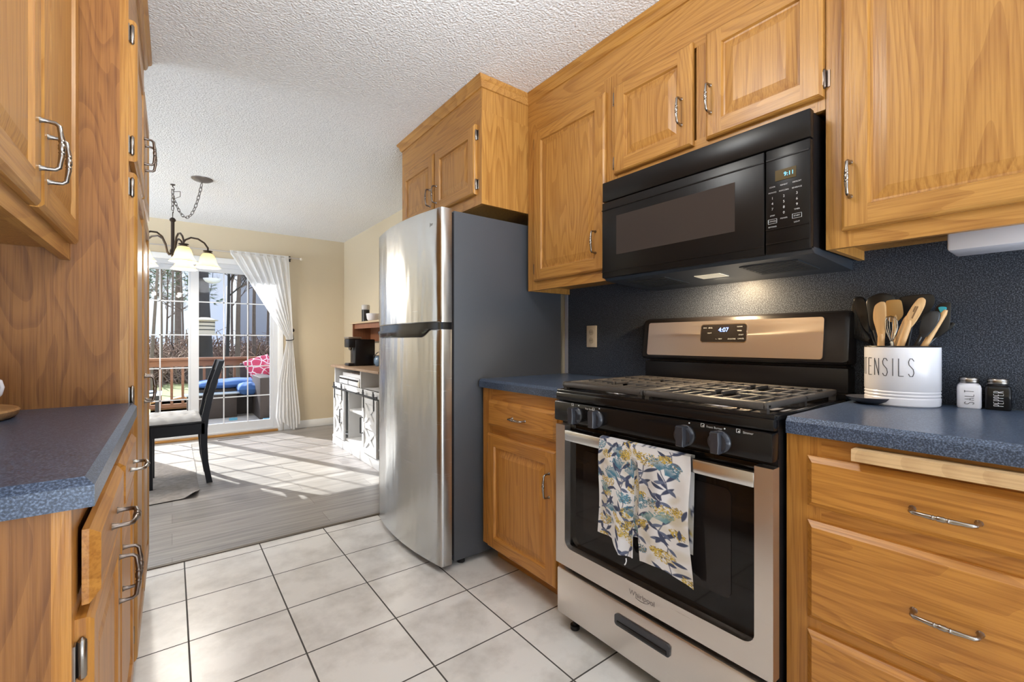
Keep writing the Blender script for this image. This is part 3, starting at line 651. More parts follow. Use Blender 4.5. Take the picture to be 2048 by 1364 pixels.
m = MB()
for y in (1.149, 1.051, .715, .613):
    m.ball(FK(y - .012, .868, .0005), .0022, 8)
def ptx(s, y, z, h): m.text(s, h, lambda a, b: FK(y - a, z + b, .0006), align='LEFT')
ptx('Rear Burner', 1.105, .861, .0085); ptx('Front Burner', .652, .866, .0085); ptx('Simmer', .553, .866, .0085)
for y, z in ((1.168, .868), (1.066, .8625), (.663, .868), (.565, .868)):
    for a0, a1, b0, b1 in ((-.005, .005, .004, .005), (-.005, .005, -.005, -.004), (-.005, -.004, -.005, .005), (.004, .005, -.005, .005), (-.003, .0, -.003, .0)): fbox(m, FK, y + a0, y + a1, z + b0, z + b1, 0, .001)
part('lettering', m, WINK, cpn, flat=True, recalc=False)
# cooktop
m = MB(); m.box(1.19, XW - .10, RY0, RY1, .900, .912, ch=.005); m.box(1.70, XW - .03, RY0, RY1, .900, .93)
for q in ((1.185, 1.20, RY0, RY1), (1.20, 1.72, RY0, RY0 + .016), (1.20, 1.72, RY1 - .016, RY1)): m.box(*q, .905, .918, ch=.004)
ct = part('cooktop', m, BLACK, rg)
for (bx, by, r) in ((1.34, 1.08, .048), (1.57, 1.08, .040), (1.34, .68, .055), (1.57, .68, .035)):
    m = MB(); m.lathe([(.001, .912), (r * 1.25, .912), (r * 1.2, .917), (r, .918), (r, .921), (.001, .922)], (bx, by, 0), seg=28); br = part('burner', m, ALU, rg)
    m = MB(); m.lathe([(.001, .921), (r * .78, .921), (r * .8, .926), (r * .7, .929), (.001, .930)], (bx, by, 0), seg=28); part('burner_cap', m, IRON, br)
for (ya, yb, bxs) in ((.884, 1.252, 1.08), (.504, .880, .68)):
    m = MB(); zt = .946; xa, xb = 1.198, 1.705
    m.box(xa, xa + .026, ya, yb, zt - .022, zt, ch=.008); m.box(xb - .02, xb, ya, yb, zt - .02, zt, ch=.006)
    m.box(xa, xb, ya, ya + .016, zt - .02, zt, ch=.006); m.box(xa, xb, yb - .016, yb, zt - .02, zt, ch=.006)
    m.box(1.445, 1.463, ya, yb, zt - .016, zt, ch=.004)
    n_ = 9
    for k in range(1, n_):
        y = ya + (yb - ya) * k / n_
        for bx, x0, x1 in ((1.34, xa + .02, 1.45), (1.57, 1.46, xb - .015)):
            gap = .052 - abs(y - bxs) * .55
            if abs(y - bxs) < .085: m.box(x0, bx - gap, y - .0045, y + .0045, zt - .013, zt - .001, ch=.003); m.box(bx + gap, x1, y - .0045, y + .0045, zt - .013, zt - .001, ch=.003)
            else: m.box(x0, x1, y - .0045, y + .0045, zt - .013, zt - .001, ch=.003)
    for bx in (1.34, 1.57):
        m.box(bx - .007, bx + .007, ya + .01, bxs - .035, zt - .016, zt + .002, ch=.003); m.box(bx - .007, bx + .007, bxs + .035, yb - .01, zt - .016, zt + .002, ch=.003)
    for fx in (xa + .013, xb - .012, 1.454):
        for fy in (ya + .012, yb - .012): m.box(fx - .008, fx + .008, fy - .008, fy + .008, .911, zt - .012)
    part('grate', m, IRON, rg)
# backguard
m = MB()
m.box(1.752, XW - .012, RY0 + .008, RY1 + .006, .93, 1.012, ch=.004); m.box(1.775, XW - .012, RY0 + .02, RY1 - .004, 1.0, 1.03)
def bg(y0, y1, z0, z1, tilt): return [(1.735 + (z - 1.02) * .14, y, z) for y, z in ((y0, z0), (y1, z0), (y1, z1), (y0, z1))]
prof = [(1.758, 1.020), (1.738, 1.024), (1.733, 1.032), (1.752, 1.180), (1.762, 1.197), (1.778, 1.204), (XW - .012, 1.204), (XW - .012, 1.020)]
def ring(y, s):
    cx, cz = 1.79, 1.112
    return [(cx + (x - cx) * s, y, cz + (z - cz) * s) for x, z in prof]
m.loft([ring(RY0 + .004, .90), ring(RY0 + .008, .96), ring(RY0 + .018, 1.0), ring(RY1 + .002, 1.0), ring(RY1 + .012, .96), ring(RY1 + .016, .90)])
bk = part('backguard', m, BLACKS, rg, angle=28)
def bgf(a, b, d=0): return Vector((1.733 + (b - 1.032) * (.019 / .148) - d, a, b))
def rrect(a0, a1, b0, b1, r, n=5):
    o = []
    for cx, cy, s in ((a1 - r, b1 - r, 0), (a0 + r, b1 - r, 90), (a0 + r, b0 + r, 180), (a1 - r, b0 + r, 270)):
        for k in range(n + 1):
            t = R(s + 90 * k / n); o.append((cx + r * math.cos(t), cy + r * math.sin(t)))
    return o
m = MB(); m.prism([bgf(a, b, -.001) for a, b in rrect(.556, 1.250, 1.040, 1.184, .010)], (-.004, 0, 0)); part('steel_panel', m, STEEL, bk)
m = MB(); m.prism([bgf(a, b, .0028) for a, b in rrect(.806, .995, 1.095, 1.171, .012)], (-.0016, 0, 0)); part('display_rim', m, STEELH, bk)
m = MB(); m.prism([bgf(a, b, .0036) for a, b in rrect(.809, .992, 1.098, 1.168, .010)], (-.0016, 0, 0)); part('display', m, BLACK, bk)
m = MB(); m.text('4:07', .024, lambda a, b: bgf(.898 - a, 1.146 + b, .006)); part('digits', m, BLUEL, bk, recalc=False)
m = MB()
for s, y, z in (('BAKE', .975, 1.155), ('BROIL', .952, 1.155), ('CLEAN', .835, 1.158), ('LIGHT', .955, 1.134), ('+ -', .925, 1.110), ('TEMP', .910, 1.110), ('OVEN', .870, 1.110), ('TIME', .855, 1.110), ('START', .828, 1.126), ('CANCEL', .828, 1.111), ('TIMER', .835, 1.142)):
    m.text(s, .0065, lambda a, b, y=y, z=z: bgf(y - a, z + b, .0056))
part('lettering', m, plain('faint grey print', (0.25, 0.25, 0.25), 0.5), bk, flat=True, recalc=False)
# oven door
m = MB(); FO = Face(1.176, -1); z0, z1 = .256, .785
for a0, a1, b0, b1, mi in ((RY0, .527, z0, z1, 0), (1.214, RY1 - .006, z0, z1, 0), (.527, 1.214, z0, .326, 0)):
    fbox(m, FO, a0, a1, b0, b1, -.035, 0, 0)
# rounded lower corners of the opening
for ay, s in ((.527, 1), (1.214, -1)):
    cx = ay + s * .03; arc = [(cx - s * .03 * math.cos(R(t)), .356 - .03 * math.sin(R(t))) for t in range(0, 91, 15)]
    m.prism([FO(ay, .326, -.0005)] + [FO(a, b, -.0005) for a, b in arc], (.02, 0, 0))
od = part('oven_door', m, STEEL, rg, flat=True)
m = MB(); fbox(m, FO, .52, 1.222, .32, z1, -.037, -.030); part('oven_glass', m, GLASSB, od, flat=True)
m = MB(); m.prism([FO(a, b, -.0295) for a, b in rrect(.60, 1.145, .40, .70, .02)], (-.0016, 0, 0)); part('window', m, plain('tinted oven window', (0.013, 0.0105, 0.010), 0.06, spec=0.35), od, flat=True)
m = MB(); fbox(m, FO, .527, 1.214, .728, .768, -.016, .002, ch=.004)
part('handle', m, STEELH, od)
m = MB(); m.text('Whirlpool', .023, lambda a, b: FO(.868 - a, .293 + b, .0008)); 
m.tube([FO(.868 + .030 * math.cos(R(t)), .293 + .014 * math.sin(R(t)), .001) for t in range(200, 330, 15)], .0008, 5)
part('logo', m, plain('grey emblem', (0.20, 0.17, 0.16), 0.35), od, recalc=False)
m = MB(); fbox(m, FO, RY0, RY1 - .006, .062, .236, -.04, -.004, 0, .008); dw = part('drawer', m, STEEL, rg)
m = MB(); m.prism([FO(a, b, -.0055) for a, b in rrect(.768, .975, .158, .196, .010)], (-.008, 0, 0)); part('drawer_handle', m, KNOB, dw)
m = MB(); fbox(m, FO, .778, .965, .163, .176, 0, .0055, ch=.002); part('drawer_grip', m, BLACK, dw)
for y in (RY0 + .05, RY1 - .06):
    m = MB(); m.lathe([(.012, 0), (.018, .004), (.018, .018), (.009, .02), (.009, .05)], (1.225, y, 0), seg=16); part('foot', m, BLACKS, rg)

# ------------------------------------------------------------------ printed towel on the oven handle
def towel():
    W, H = 260, 300
    rng = np.random.default_rng(4); img = np.ones((H, W, 3)) * np.array((.66, .645, .66))
    yy, xx = np.mgrid[0:H, 0:W].astype(float)
    for _ in range(30):   # soft beige printed leaves
        cx, cy, a, r = rng.uniform(0, W), rng.uniform(0, H), rng.uniform(0, math.pi), rng.uniform(18, 40)
        p = (xx - cx) * math.cos(a) + (yy - cy) * math.sin(a); q = -(xx - cx) * math.sin(a) + (yy - cy) * math.cos(a)
        k = np.clip(1.2 - (p / r) ** 2 - (q / (r * .45)) ** 2, 0, 1)[..., None] * .55
        img = img * (1 - k) + np.array((.52, .46, .36)) * k
    def seg(p, q, w, c, al=1.0):
        d = np.array(q) - np.array(p); L = max(1e-6, (d ** 2).sum())
        t = np.clip(((xx - p[0]) * d[0] + (yy - p[1]) * d[1]) / L, 0, 1)
        ds = np.hypot(xx - p[0] - t * d[0], yy - p[1] - t * d[1])
        k = np.clip(w - ds + .5, 0, 1)[..., None] * al
        img[:] = img * (1 - k) + np.array(c) * k
    def leaf(x, y, a, L, c):
        p = (xx - x) * math.cos(a) + (yy - y) * math.sin(a); q = -(xx - x) * math.sin(a) + (yy - y) * math.cos(a) - .08 * p * (p / L)
        t = np.clip(p / L, 0, 1); w = 4.4 * np.sin(math.pi * t) ** .8
        k = (np.clip(w - np.abs(q) + .4, 0, 1) * (p > 0) * (p < L))[..., None]
        img[:] = img * (1 - k) + np.array(c) * k
    NAVY, TEALC, MUST, DKM = (.045, .055, .105), (.06, .17, .25), (.52, .36, .05), (.16, .11, .03)
    def cluster(x, y, r, c, dk):
        for _ in range(int(r * 7)):
            a, d = rng.uniform(0, 2 * math.pi), r * math.sqrt(rng.uniform(0, 1))
            px, py = x + d * math.cos(a), y + d * .75 * math.sin(a) - .012 * (d * math.cos(a)) ** 2
            cc = c if rng.uniform() < .72 else dk
            k = np.clip(1.9 - np.hypot(xx - px, (yy - py) * 1.2), 0, 1)[..., None]
            img[:] = img * (1 - k) + np.array(cc) * k
    def spray(x, y, a, r, c):
        for q in np.linspace(-.95, .95, 15):
            L = r * rng.uniform(.75, 1.1); seg((x, y), (x + L * math.cos(a + q), y + L * math.sin(a + q)), .7, c)
            k = np.clip(2.3 - np.hypot(xx - x - L * math.cos(a + q), yy - y - L * math.sin(a + q)), 0, 1)[..., None]; img[:] = img * (1 - k) + np.array(c) * k
    for gx in (22, 88, 150, 215):
        for gy in (10, 115, 220, 325):
            x, y = gx + rng.uniform(-10, 10), gy + rng.uniform(-12, 12) + (gx % 56) * .8
            pts = [(x, y)]
            for k in range(6): pts.append((pts[-1][0] + rng.uniform(-10, 10), pts[-1][1] - 17))
            for p, q in zip(pts, pts[1:]): seg(p, q, .9, NAVY)
            for k, (px, py) in enumerate(pts[1:5]): leaf(px, py, -math.pi / 2 + (1 if k % 2 else -1) * rng.uniform(.5, 1.0), rng.uniform(26, 42), NAVY); leaf(px, py, math.pi / 2 + (1 if k % 2 else -1) * rng.uniform(.8, 1.3), rng.uniform(18, 28), (.10, .12, .19))
            t = rng.integers(0, 3); tx, ty = pts[-1]
            if t == 0: cluster(tx, ty, 22, MUST, DKM)
            elif t == 1: spray(tx, ty + 8, -math.pi / 2, 32, TEALC)
            else: cluster(tx, ty, 18, TEALC, (.10, .28, .36))
            cluster(x + rng.uniform(-24, 24), y + rng.uniform(-20, 20), rng.uniform(12, 18), MUST if rng.uniform() < .6 else TEALC, DKM)
    for _ in range(16): cluster(rng.uniform(0, W), rng.uniform(0, H), rng.uniform(12, 19), MUST, DKM)
    for _ in range(12): spray(rng.uniform(0, W), rng.uniform(0, H), rng.uniform(-2.4, -.7), rng.uniform(20, 30), TEALC if rng.uniform() < .6 else (.13, .25, .27))
    for _ in range(34): leaf(rng.uniform(0, W), rng.uniform(0, H), rng.uniform(0, 6.28), rng.uniform(18, 32), NAVY)
    def fold(s):      # across -> (y, how far back)
        if s < .40: t = s / .40; return 1.034 - .128 * t, .006 * math.sin(t * 9) + .012 * max(0, t - .75) * 4
        if s < .60: t = (s - .40) / .20; return .906 - .026 * t, .012 + .022 * math.sin(math.pi * t)
        t = (s - .60) / .40; return .880 - .180 * t, .010 * max(0, .3 - t) * 3 + .005 * math.sin(t * 10)
    def zbot(s):
        if s < .2: return .445
        if s < .42: return .445 - .045 * min(1, (s - .2) / .08)
        if s < .60: return .47
        return .405 + .012 * math.sin((s - .6) * 9) + .0 * s
    mb = MB()
    def front(u, v):
        y, bk = fold(u); top = .7735; k = max(0, min(1, (v - .14) * 7))
        z = top - (top - zbot(u)) * v
        x = 1.1685 + bk * k * .8 - .006 * math.sin(v * 3) + .004 * math.sin(u * 30 + v * 3) * k
        y += .004 * math.sin(v * 7 + u * 4) + (.015 * (v) * (.5 - u))
        return (x, y, z)
    mb.grid(front, W - 1, H - 1)
    nf = len(mb.v)
    mb.grid(lambda u, v: (1.170 + .026 * v, fold(u)[0], .7735 + .003 * math.sin(math.pi * v)), 60, 4)
    mb.grid(lambda u, v: (1.196, fold(u)[0] - .006 * v * math.sin(u * 5), .7735 - .29 * v), 60, 30)
    t = solo('dish_towel', mb, TOWELM, 'white dish towel with blue and mustard flowers hanging on oven handle', 'towel', recalc=False, angle=180)
    ca = t.data.color_attributes.new('Col', 'FLOAT_COLOR', 'POINT')
    cols = np.ones((len(mb.v), 4)); cols[:W * H, :3] = img.reshape(-1, 3)
    rest = np.array(mb.v)[nf:]
    ix = np.clip(((1.034 - rest[:, 1]) / .334 * (W - 1)).astype(int), 0, W - 1); iz = np.clip(((.7735 - rest[:, 2]) / .36 * (H - 1)).astype(int), 0, H - 1)
    cols[nf:, :3] = img[iz, ix]
    ca.data.foreach_set('color', cols.ravel())
    tp = MB(); tp.tube([(1.166, .921, .40), (1.165, .919, .392), (1.167, .923, .383), (1.165, .926, .377)], .002, 6)
    part('hanging_loop', tp, WHITEP, t)
towel()

# ------------------------------------------------------------------ refrigerator
fr = thing('refrigerator', 'stainless top freezer refrigerator with charcoal sides', 'refrigerator', (1.44, 2.27, 0))
m = MB(); m.box(1.088, 1.80, 1.889, 2.653, .03, 1.735, ch=.004); part('body', m, FRSIDE, fr, label='charcoal cabinet side')
m = MB(); m.box(1.066, 1.09, 1.895, 2.648, .06, 1.725); part('gasket', m, BLACKS, fr)
FY0, FY1 = 1.873, 2.667
def fx(y, off=0.0): t = (y - (FY0 + FY1) / 2) / ((FY1 - FY0) / 2); return 1.008 - .042 * (1 - t * t) - off
def dloop(z, off=0.0, ins=0.0):
    y0, y1 = FY0 + ins, FY1 - ins
    pts = [(1.066, y0, z), (fx(y0) + .014, y0, z), (fx(y0) + .004, y0 + .003, z)]
    n_ = 30
    for k in range(n_ + 1):
        y = y0 + .010 + (y1 - y0 - .020) * k / n_; pts.append((fx(y, off), y, z))
    pts += [(fx(y1) + .004, y1 - .003, z), (fx(y1) + .014, y1, z), (1.066, y1, z)]
    return pts
def fdoor(name, z0, z1):
    m = MB(); zs = [z0, z0 + .004] + [z0 + (z1 - z0) * k / 6 for k in range(1, 6)] + [z1 - .004, z1]
    m.loft([dloop(z, -.004 if k in (0, len(zs) - 1) else 0) for k, z in enumerate(zs)]); return part(name, m, FRIDGE, fr, angle=35)
fz = fdoor('freezer_door', 1.192, 1.737); rd = fdoor('refrigerator_door', .032, 1.157)
m = MB(); m.loft([dloop(1.158, -.006, .003), dloop(1.191, -.006, .003)]); part('handle_strip', m, BLACK, fr)
m = MB()
ys = [1.955 + (2.655 - 1.955) * k / 30 for k in range(31)]
def hz(y): return 1.156 - .036 * min(1, max(0, (y - 1.955) / .06)) if y < 2.62 else 1.120 + .03 * (y - 2.62) / .035
m.loft([[(fx(y, .004), y, hz(y)), (fx(y, .006), y, hz(y) + .004), (fx(y, .004), y, 1.160), (fx(y, -.01), y, 1.160), (fx(y, -.01), y, hz(y))] for y in ys]); part('handle', m, BLACK, rd, label='black recessed grip')
m = MB(); m.text('Jar', .022, lambda a, b: (fx(1.945 - a, .0008), 1.945 - a, 1.665 + b)); part('logo', m, plain('faint grey mark', (0.30, 0.29, 0.28), 0.5), fz, recalc=False)
for y in (1.93, 2.62):
    m = MB(); m.lathe([(.02, 0), (.02, .03), (.01, .035)], (1.15, y, 0), seg=14); part('foot', m, BLACKS, fr)
m = MB(); m.box(1.075, 1.13, 2.60, 2.65, 1.736, 1.752, ch=.004); part('hinge_cap', m, BLACKS, fr)

# ================================================================== LEFT RUN
FL = Face(-.111, 1); FLU = Face(-.231, 1); FP = Face(-.105, 1)
c = cab('base_cabinet', 'oak base cabinet with two drawers over two doors below the left countertop', (-.33, 1.32, 0))
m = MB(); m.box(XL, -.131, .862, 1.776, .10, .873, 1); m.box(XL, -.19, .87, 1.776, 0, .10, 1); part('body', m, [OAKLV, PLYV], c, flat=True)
m = MB()
for a0, a1, b0, b1, mi in ((.862, .915, .10, .873, 0), (1.735, 1.776, .10, .873, 0), (1.30, 1.35, .10, .873, 0), (.915, 1.735, .825, .873, 1), (.915, 1.735, .69, .725, 1), (.915, 1.735, .10, .14, 1)): fbox(m, FL, a0, a1, b0, b1, -.02, -.0004 * mi, mi)
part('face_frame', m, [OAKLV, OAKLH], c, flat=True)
m = MB(); fbox(m, FL, .92, 1.73, .14, .82, -.025, -.021); part('interior', m, BLACKS, c)
FLO = Face(-.105, 1)
d = drawer_front(c, FLO, .898, 1.318, .716, .826); pull(d, FLO, 1.108, .772, .02, False, mat=DARKNI)
d = drawer_front(c, FLO, 1.345, 1.752, .716, .826); pull(d, FLO, 1.548, .772, .02, False, mat=CHROME)
d = panel_door(c, FL, .887, 1.315, .11, .702, sw=.055); pull(d, FL, 1.285, .585, .02, mat=DARKNI); [hinge(d, FL, .885, z, -1, h=.062) for z in (.645, .19)]
d = panel_door(c, FL, 1.340, 1.752, .11, .702, sw=.055); pull(d, FL, 1.372, .574, .02, mat=DARKNI); [hinge(d, FL, 1.754, z, 1, mat=DARKNI) for z in (.62, .19)]
m = MB(); z1, z0, cc, xf, ye = .914, .873, .011, -.0855, .842
m.loft([[(XL, ye, z0), (xf, ye, z0), (xf, 1.776, z0), (XL, 1.776, z0)], [(XL, ye, z1 - cc), (xf, ye, z1 - cc), (xf, 1.776, z1 - cc), (XL, 1.776, z1 - cc)], [(XL, ye + cc, z1), (xf - cc, ye + cc, z1), (xf - cc, 1.776, z1), (XL, 1.776, z1)]], smooth=False)
solo('countertop', m, LAM, 'blue grey laminate countertop holding the wooden tray beside the tall pantry', 'countertop', flat=True)

c = cab('wall_cabinet', 'oak wall cabinet with two handled doors over the left countertop', (-.40, 1.3, 1.332))
m = MB(); fbox(m, FLU, .70, 1.776, 1.362, 2.42, -.328, -.02, 0); fbox(m, FLU, .70, .716, 1.332, 1.362, -.328, -.02); part('body', m, [OAKV, OAKH], c, flat=True)
m = MB()
for a0, a1, b0, b1, mi in ((.70, .83, 1.332, 2.42, 0), (1.745, 1.776, 1.332, 2.42, 0), (1.28, 1.345, 1.38, 2.2, 0), (.83, 1.745, 1.332, 1.39, 1), (.83, 1.745, 2.18, 2.42, 1)): fbox(m, FLU, a0, a1, b0, b1, -.02, -.0004 * mi, mi)
part('face_frame', m, [OAKV, OAKH], c, flat=True)
d = panel_door(c, FLU, .80, 1.306, 1.377, 2.20); pull(d, FLU, 1.282, 1.497, .02)
d = panel_door(c, FLU, 1.318, 1.760, 1.377, 2.20); pull(d, FLU, 1.358, 1.490, .02)

c = cab('pantry_cabinet', 'tall brown oak pantry cabinet beside the left countertop', (-.33, 2.24, 0))
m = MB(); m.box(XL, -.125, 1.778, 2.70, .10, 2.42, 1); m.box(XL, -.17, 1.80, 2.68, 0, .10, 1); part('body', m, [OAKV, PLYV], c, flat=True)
m = MB()
for a0, a1, b0, b1, mi in ((1.778, 1.82, .10, 2.42, 0), (2.66, 2.70, .10, 2.42, 0), (2.22, 2.26, .10, 2.42, 0), (1.82, 2.66, 1.60, 1.67, 1), (1.82, 2.66, 2.06, 2.42, 1), (1.82, 2.66, .10, .14, 1)): fbox(m, FP, a0, a1, b0, b1, -.02, -.0004 * mi, mi)
part('face_frame', m, [OAKV, OAKH], c, flat=True)
for y0, y1, hy, ey, s in ((1.792, 2.232, 2.200, 1.790, -1), (2.250, 2.688, 2.282, 2.690, 1)):
    d = panel_door(c, FP, y0, y1, 1.652, 2.085); pull(d, FP, hy, 1.825, .02, mat=DARKNI); [hinge(d, FP, ey, z, s, h=.062) for z in (2.04, 1.70)]
    d = panel_door(c, FP, y0, y1, .115, 1.618); pull(d, FP, hy, .918, .02, mat=DARKNI); [hinge(d, FP, ey, z, s, h=.062) for z in (1.572, .935, .20)]
CL_ = [(XL, 2.70), (FP.x, 2.70)]
crown(c, [[(FP.x + o, 1.778, z) for o, z in CR], [(FP.x + o, 2.70 + o, z) for o, z in CR], [(XL + .02, 2.70 + o, z) for o, z in CR]])

# tray and mug
t = thing('serving_board', 'round wooden serving board at the back of the left countertop', 'serving board', (-.470, 1.60, .914))
m = MB(); m.lathe([(.001, .9145), (.158, .9145), (.168, .922), (.172, .934), (.168, .938), (.001, .938)], (-.470, 1.60, 0), seg=48); part('board', m, BOARDM, t)
mg = thing('mug', 'blue and white mug standing on the wooden serving board', 'mug', (-.379, 1.62, .9385))
m = MB(); m.lathe([(.001, .939), (.030, .939), (.037, .952), (.042, .985), (.043, 1.022), (.040, 1.022), (.038, .985), (.030, .95), (.001, .948)], (-.379, 1.62, 0), seg=32); part('cup', m, MUGB, mg)
m = MB(); dr_ = Vector((.80, -.6, 0)).normalized(); cx = Vector((-.379, 1.62, 0))
m.tube([cx + dr_ * r + Vector((0, 0, z)) for r, z in ((.040, 1.008), (.052, 1.012), (.066, 1.006), (.071, .992), (.066, .976), (.054, .964), (.038, .956))], .0052, 8); part('handle', m, CERAM, mg, label='white handle')

# ------------------------------------------------------------------ items on the right countertop
cr = thing('utensil_crock', 'white ribbed utensil crock with tall black lettering beside the range', 'crock', (1.728, .352, .9145))
CX, CY = 1.728, .352; cyl = [(.001, .9145), (.083, .9145), (.086, .918), (.087, .930), (.087, .937), (.0852, .940), (.087, .944), (.087, .946), (.0852, .949), (.087, .953), (.087, .955), (.0852, .958), (.087, .962), (.087, 1.080), (.0865, 1.085), (.083, 1.085), (.083, .925), (.001, .925)]
m = MB(); m.lathe(cyl, (CX, CY, 0), seg=64); part('pot', m, CERAM, cr, angle=30)
m = MB(); m.tube([(CX + .0850 * math.cos(R(t)), CY + .0850 * math.sin(R(t)), 1.0855) for t in range(0, 360, 8)], .0026, 8, closed=True); part('rim', m, BLACKS, cr, label='black rim')
STROKE = {'U': [[(0, 1), (0, .2), (.2, 0), (.5, 0), (.7, .2), (.7, 1)]], 'T': [[(0, 1), (.8, 1)], [(.4, 1), (.4, 0)]], 'E': [[(.7, 1), (0, 1), (0, 0), (.7, 0)], [(0, .52), (.55, .52)]], 'N': [[(0, 0), (0, 1), (.75, 0), (.75, 1)]], 'S': [[(.72, .86), (.5, 1), (.2, 1), (.02, .82), (.08, .64), (.62, .40), (.72, .2), (.55, 0), (.2, 0), (0, .14)]], 'I': [[(.1, 1), (.1, 0)]], 'L': [[(0, 1), (0, 0), (.65, 0)]],
          'A': [[(0, 0), (.38, 1), (.76, 0)], [(.15, .4), (.62, .4)]], 'P': [[(0, 0), (0, 1), (.5, 1), (.7, .85), (.7, .65), (.5, .5), (0, .5)]], 'R': [[(0, 0), (0, 1), (.5, 1), (.7, .85), (.7, .65), (.5, .5), (0, .5)], [(.3, .5), (.75, 0)]]}
WID = {'I': .3, 'T': .8, 'E': .75, 'N': .8, 'S': .8, 'L': .7, 'U': .75, 'A': .8, 'P': .75, 'R': .8}
m = MB(); H_ = .050; WS = .0165; sp_ = .0095
tot = sum(WID[ch] * WS for ch in 'UTENSILS') + 7 * sp_
s_ = -tot / 2
def crk(s, z): th = R(157.5) + s / .0872; return (CX + .0873 * math.cos(th), CY + .0873 * math.sin(th), z)
for ch in 'UTENSILS':
    for st in STROKE[ch]:
        pts = []
        for (p, q) in zip(st, st[1:]):
            for k in range(5): t = k / 4; pts.append((p[0] + (q[0] - p[0]) * t, p[1] + (q[1] - p[1]) * t))
        m.tube([crk(s_ + a * WS, 1.002 + b * H_) for a, b in pts], .0009, 5)
    s_ += WID[ch] * WS + sp_
part('lettering', m, INK, cr)
def shaker(label, x, y, mat, word, inkm):
    s = thing('salt_shaker' if word == 'SALT' else 'pepper_shaker', label, 'shaker', (x, y, .9145), 'square shakers on the right countertop')
    M = Matrix.Translation((x, y, 0)) @ Matrix.Rotation(R(8), 4, 'Z'); h = .0245
    m = MB(); rr = [rrect(-h * k, h * k, -h * k, h * k, .007, 4) for k in (.93, 1, 1, .93)]
    m.loft([[M @ Vector((a, b, z)) for a, b in r_] for r_, z in zip(rr, (.9145, .919, .970, .978))] + [[M @ Vector((a * q, b * q, z)) for a, b in rrect(-h, h, -h, h, .0235, 4)] for q, z in ((.80, .982), (.76, .986))])
    part('jar', m, mat, s)
    m = MB(); m.lathe([(.0205, .984), (.0215, .986), (.0215, .990), (.0205, .991), (.0215, .992), (.0215, .996), (.019, .999), (.001, .9995)], (x, y, 0), seg=32); part('lid', m, CHROME, s)
    m = MB(); W_ = .0058; o = -.0215; L_ = sum(WID[ch] for ch in word)
    n_ = len(word); pitch = .043 / n_; t0 = .926
    for k, ch in enumerate(word):
        for st in STROKE[ch]:
            m.tube([M @ Vector((-h - .0003, -.009 + b * .018, t0 + k * pitch + a * pitch * .75)) for a, b in st], .0007, 5)
    part('lettering', m, inkm, s); return s
shaker('white square salt shaker with black lettering and metal lid', 1.792, .218, CERAM, 'SALT', INK)
shaker('black square pepper shaker with white lettering and metal lid', 1.797, .163, BLACK, 'PEPPER', CERAM)
m = MB(); m.lathe([(.001, .9150), (.030, .9150), (.052, .9245), (.060, .9345), (.058, .9350), (.049, .9275), (.028, .919), (.001, .9185)], (1.672, .412, 0), seg=36)
solo('spoon_rest', m, plain('dark pewter glaze', (0.06, 0.062, 0.075), 0.28), 'small dark round spoon rest between range and crock', 'spoon rest', angle=60)

def zpt(X, Y, x): return onx(1660 + X / 4.871, 560 + Y / 4.871, x)
def utensil(name, label, cat, x, head, tip, mat, hmat, th=.005, hr=.0055, grp='utensils in the white crock', extra=None, rim=640):
    """head: outline at depth x; tip: where the handle joins the head"""
    xr = max(CX - .07, min(CX + .07, CX + (x - CX) * .8)); rp, tq = zpt(rim, 632, xr), zpt(*tip, x); k_ = (tq.z - .94) / max(.01, tq.z - rp.z)
    dx, dy = tq.x + (xr - tq.x) * k_ - CX, tq.y + (rp.y - tq.y) * k_ - CY; dl = max(1, math.hypot(dx, dy) / .062)
    foot = Vector((CX + dx / dl, CY + dy / dl, .940))
    u = thing(name, label, cat, foot, grp)
    if head:
        hp = head
        for _ in range(2):
            hp = [q for p0, p1 in zip(hp, hp[1:] + hp[:1]) for q in ((p0[0] * .8 + p1[0] * .2, p0[1] * .8 + p1[1] * .2), (p0[0] * .2 + p1[0] * .8, p0[1] * .2 + p1[1] * .8))]
        pts = [zpt(X, Y, x) for X, Y in hp]
        c_ = sum(pts, Vector()) / len(pts)
        m = MB(); m.loft([[c_ + (p - c_) * s + Vector((d, 0, 0)) for p in pts] for d, s in ((-th * .5, .90), (-th * .3, 1), (th * .3, 1), (th * .5, .90))], smooth=True)
        hd_ = part('head', m, mat, u, angle=50)
        if extra: extra(u, hd_, x)
    tp = zpt(*tip, x); m = MB(); q = foot.lerp(tp, .5)
    m.tube([foot, q, tp, tp + (tp - foot).normalized() * .012], [hr, hr, hr * .9, hr * .5], 10)
    part('handle', m, hmat, u); return u
def slots(lst, mat, w=.0016):
    def f(u, hd_, x):
        m = MB()
        for a, b in lst: m.tube([zpt(*a, x - .0032), zpt(*b, x - .0032)], w, 6)
        part('slot', m, mat, hd_)
    return f
GAP = plain('dark slot', (0.06, 0.06, 0.065), 0.6)
utensil('slotted_turner', 'black finely pierced turner leaning leftmost out of the crock', 'turner', 1.80, [(215, 215), (250, 240), (330, 480), (410, 600), (400, 625), (215, 560), (190, 520)], (392, 588), NYLON, NYLON, extra=slots([((215 + k * 14, 300 + k * 18), (225 + k * 16, 520 + k * 8)) for k in range(8)], GAP, .0009), rim=425)
utensil('ladle', 'black ladle with narrow bowl at the left of the crock', 'ladle', 1.785, [(225, 190), (260, 162), (320, 162), (355, 200), (375, 300), (385, 420), (400, 560), (330, 480), (262, 330)], (385, 490), NYLON, NYLON, th=.018, rim=440)
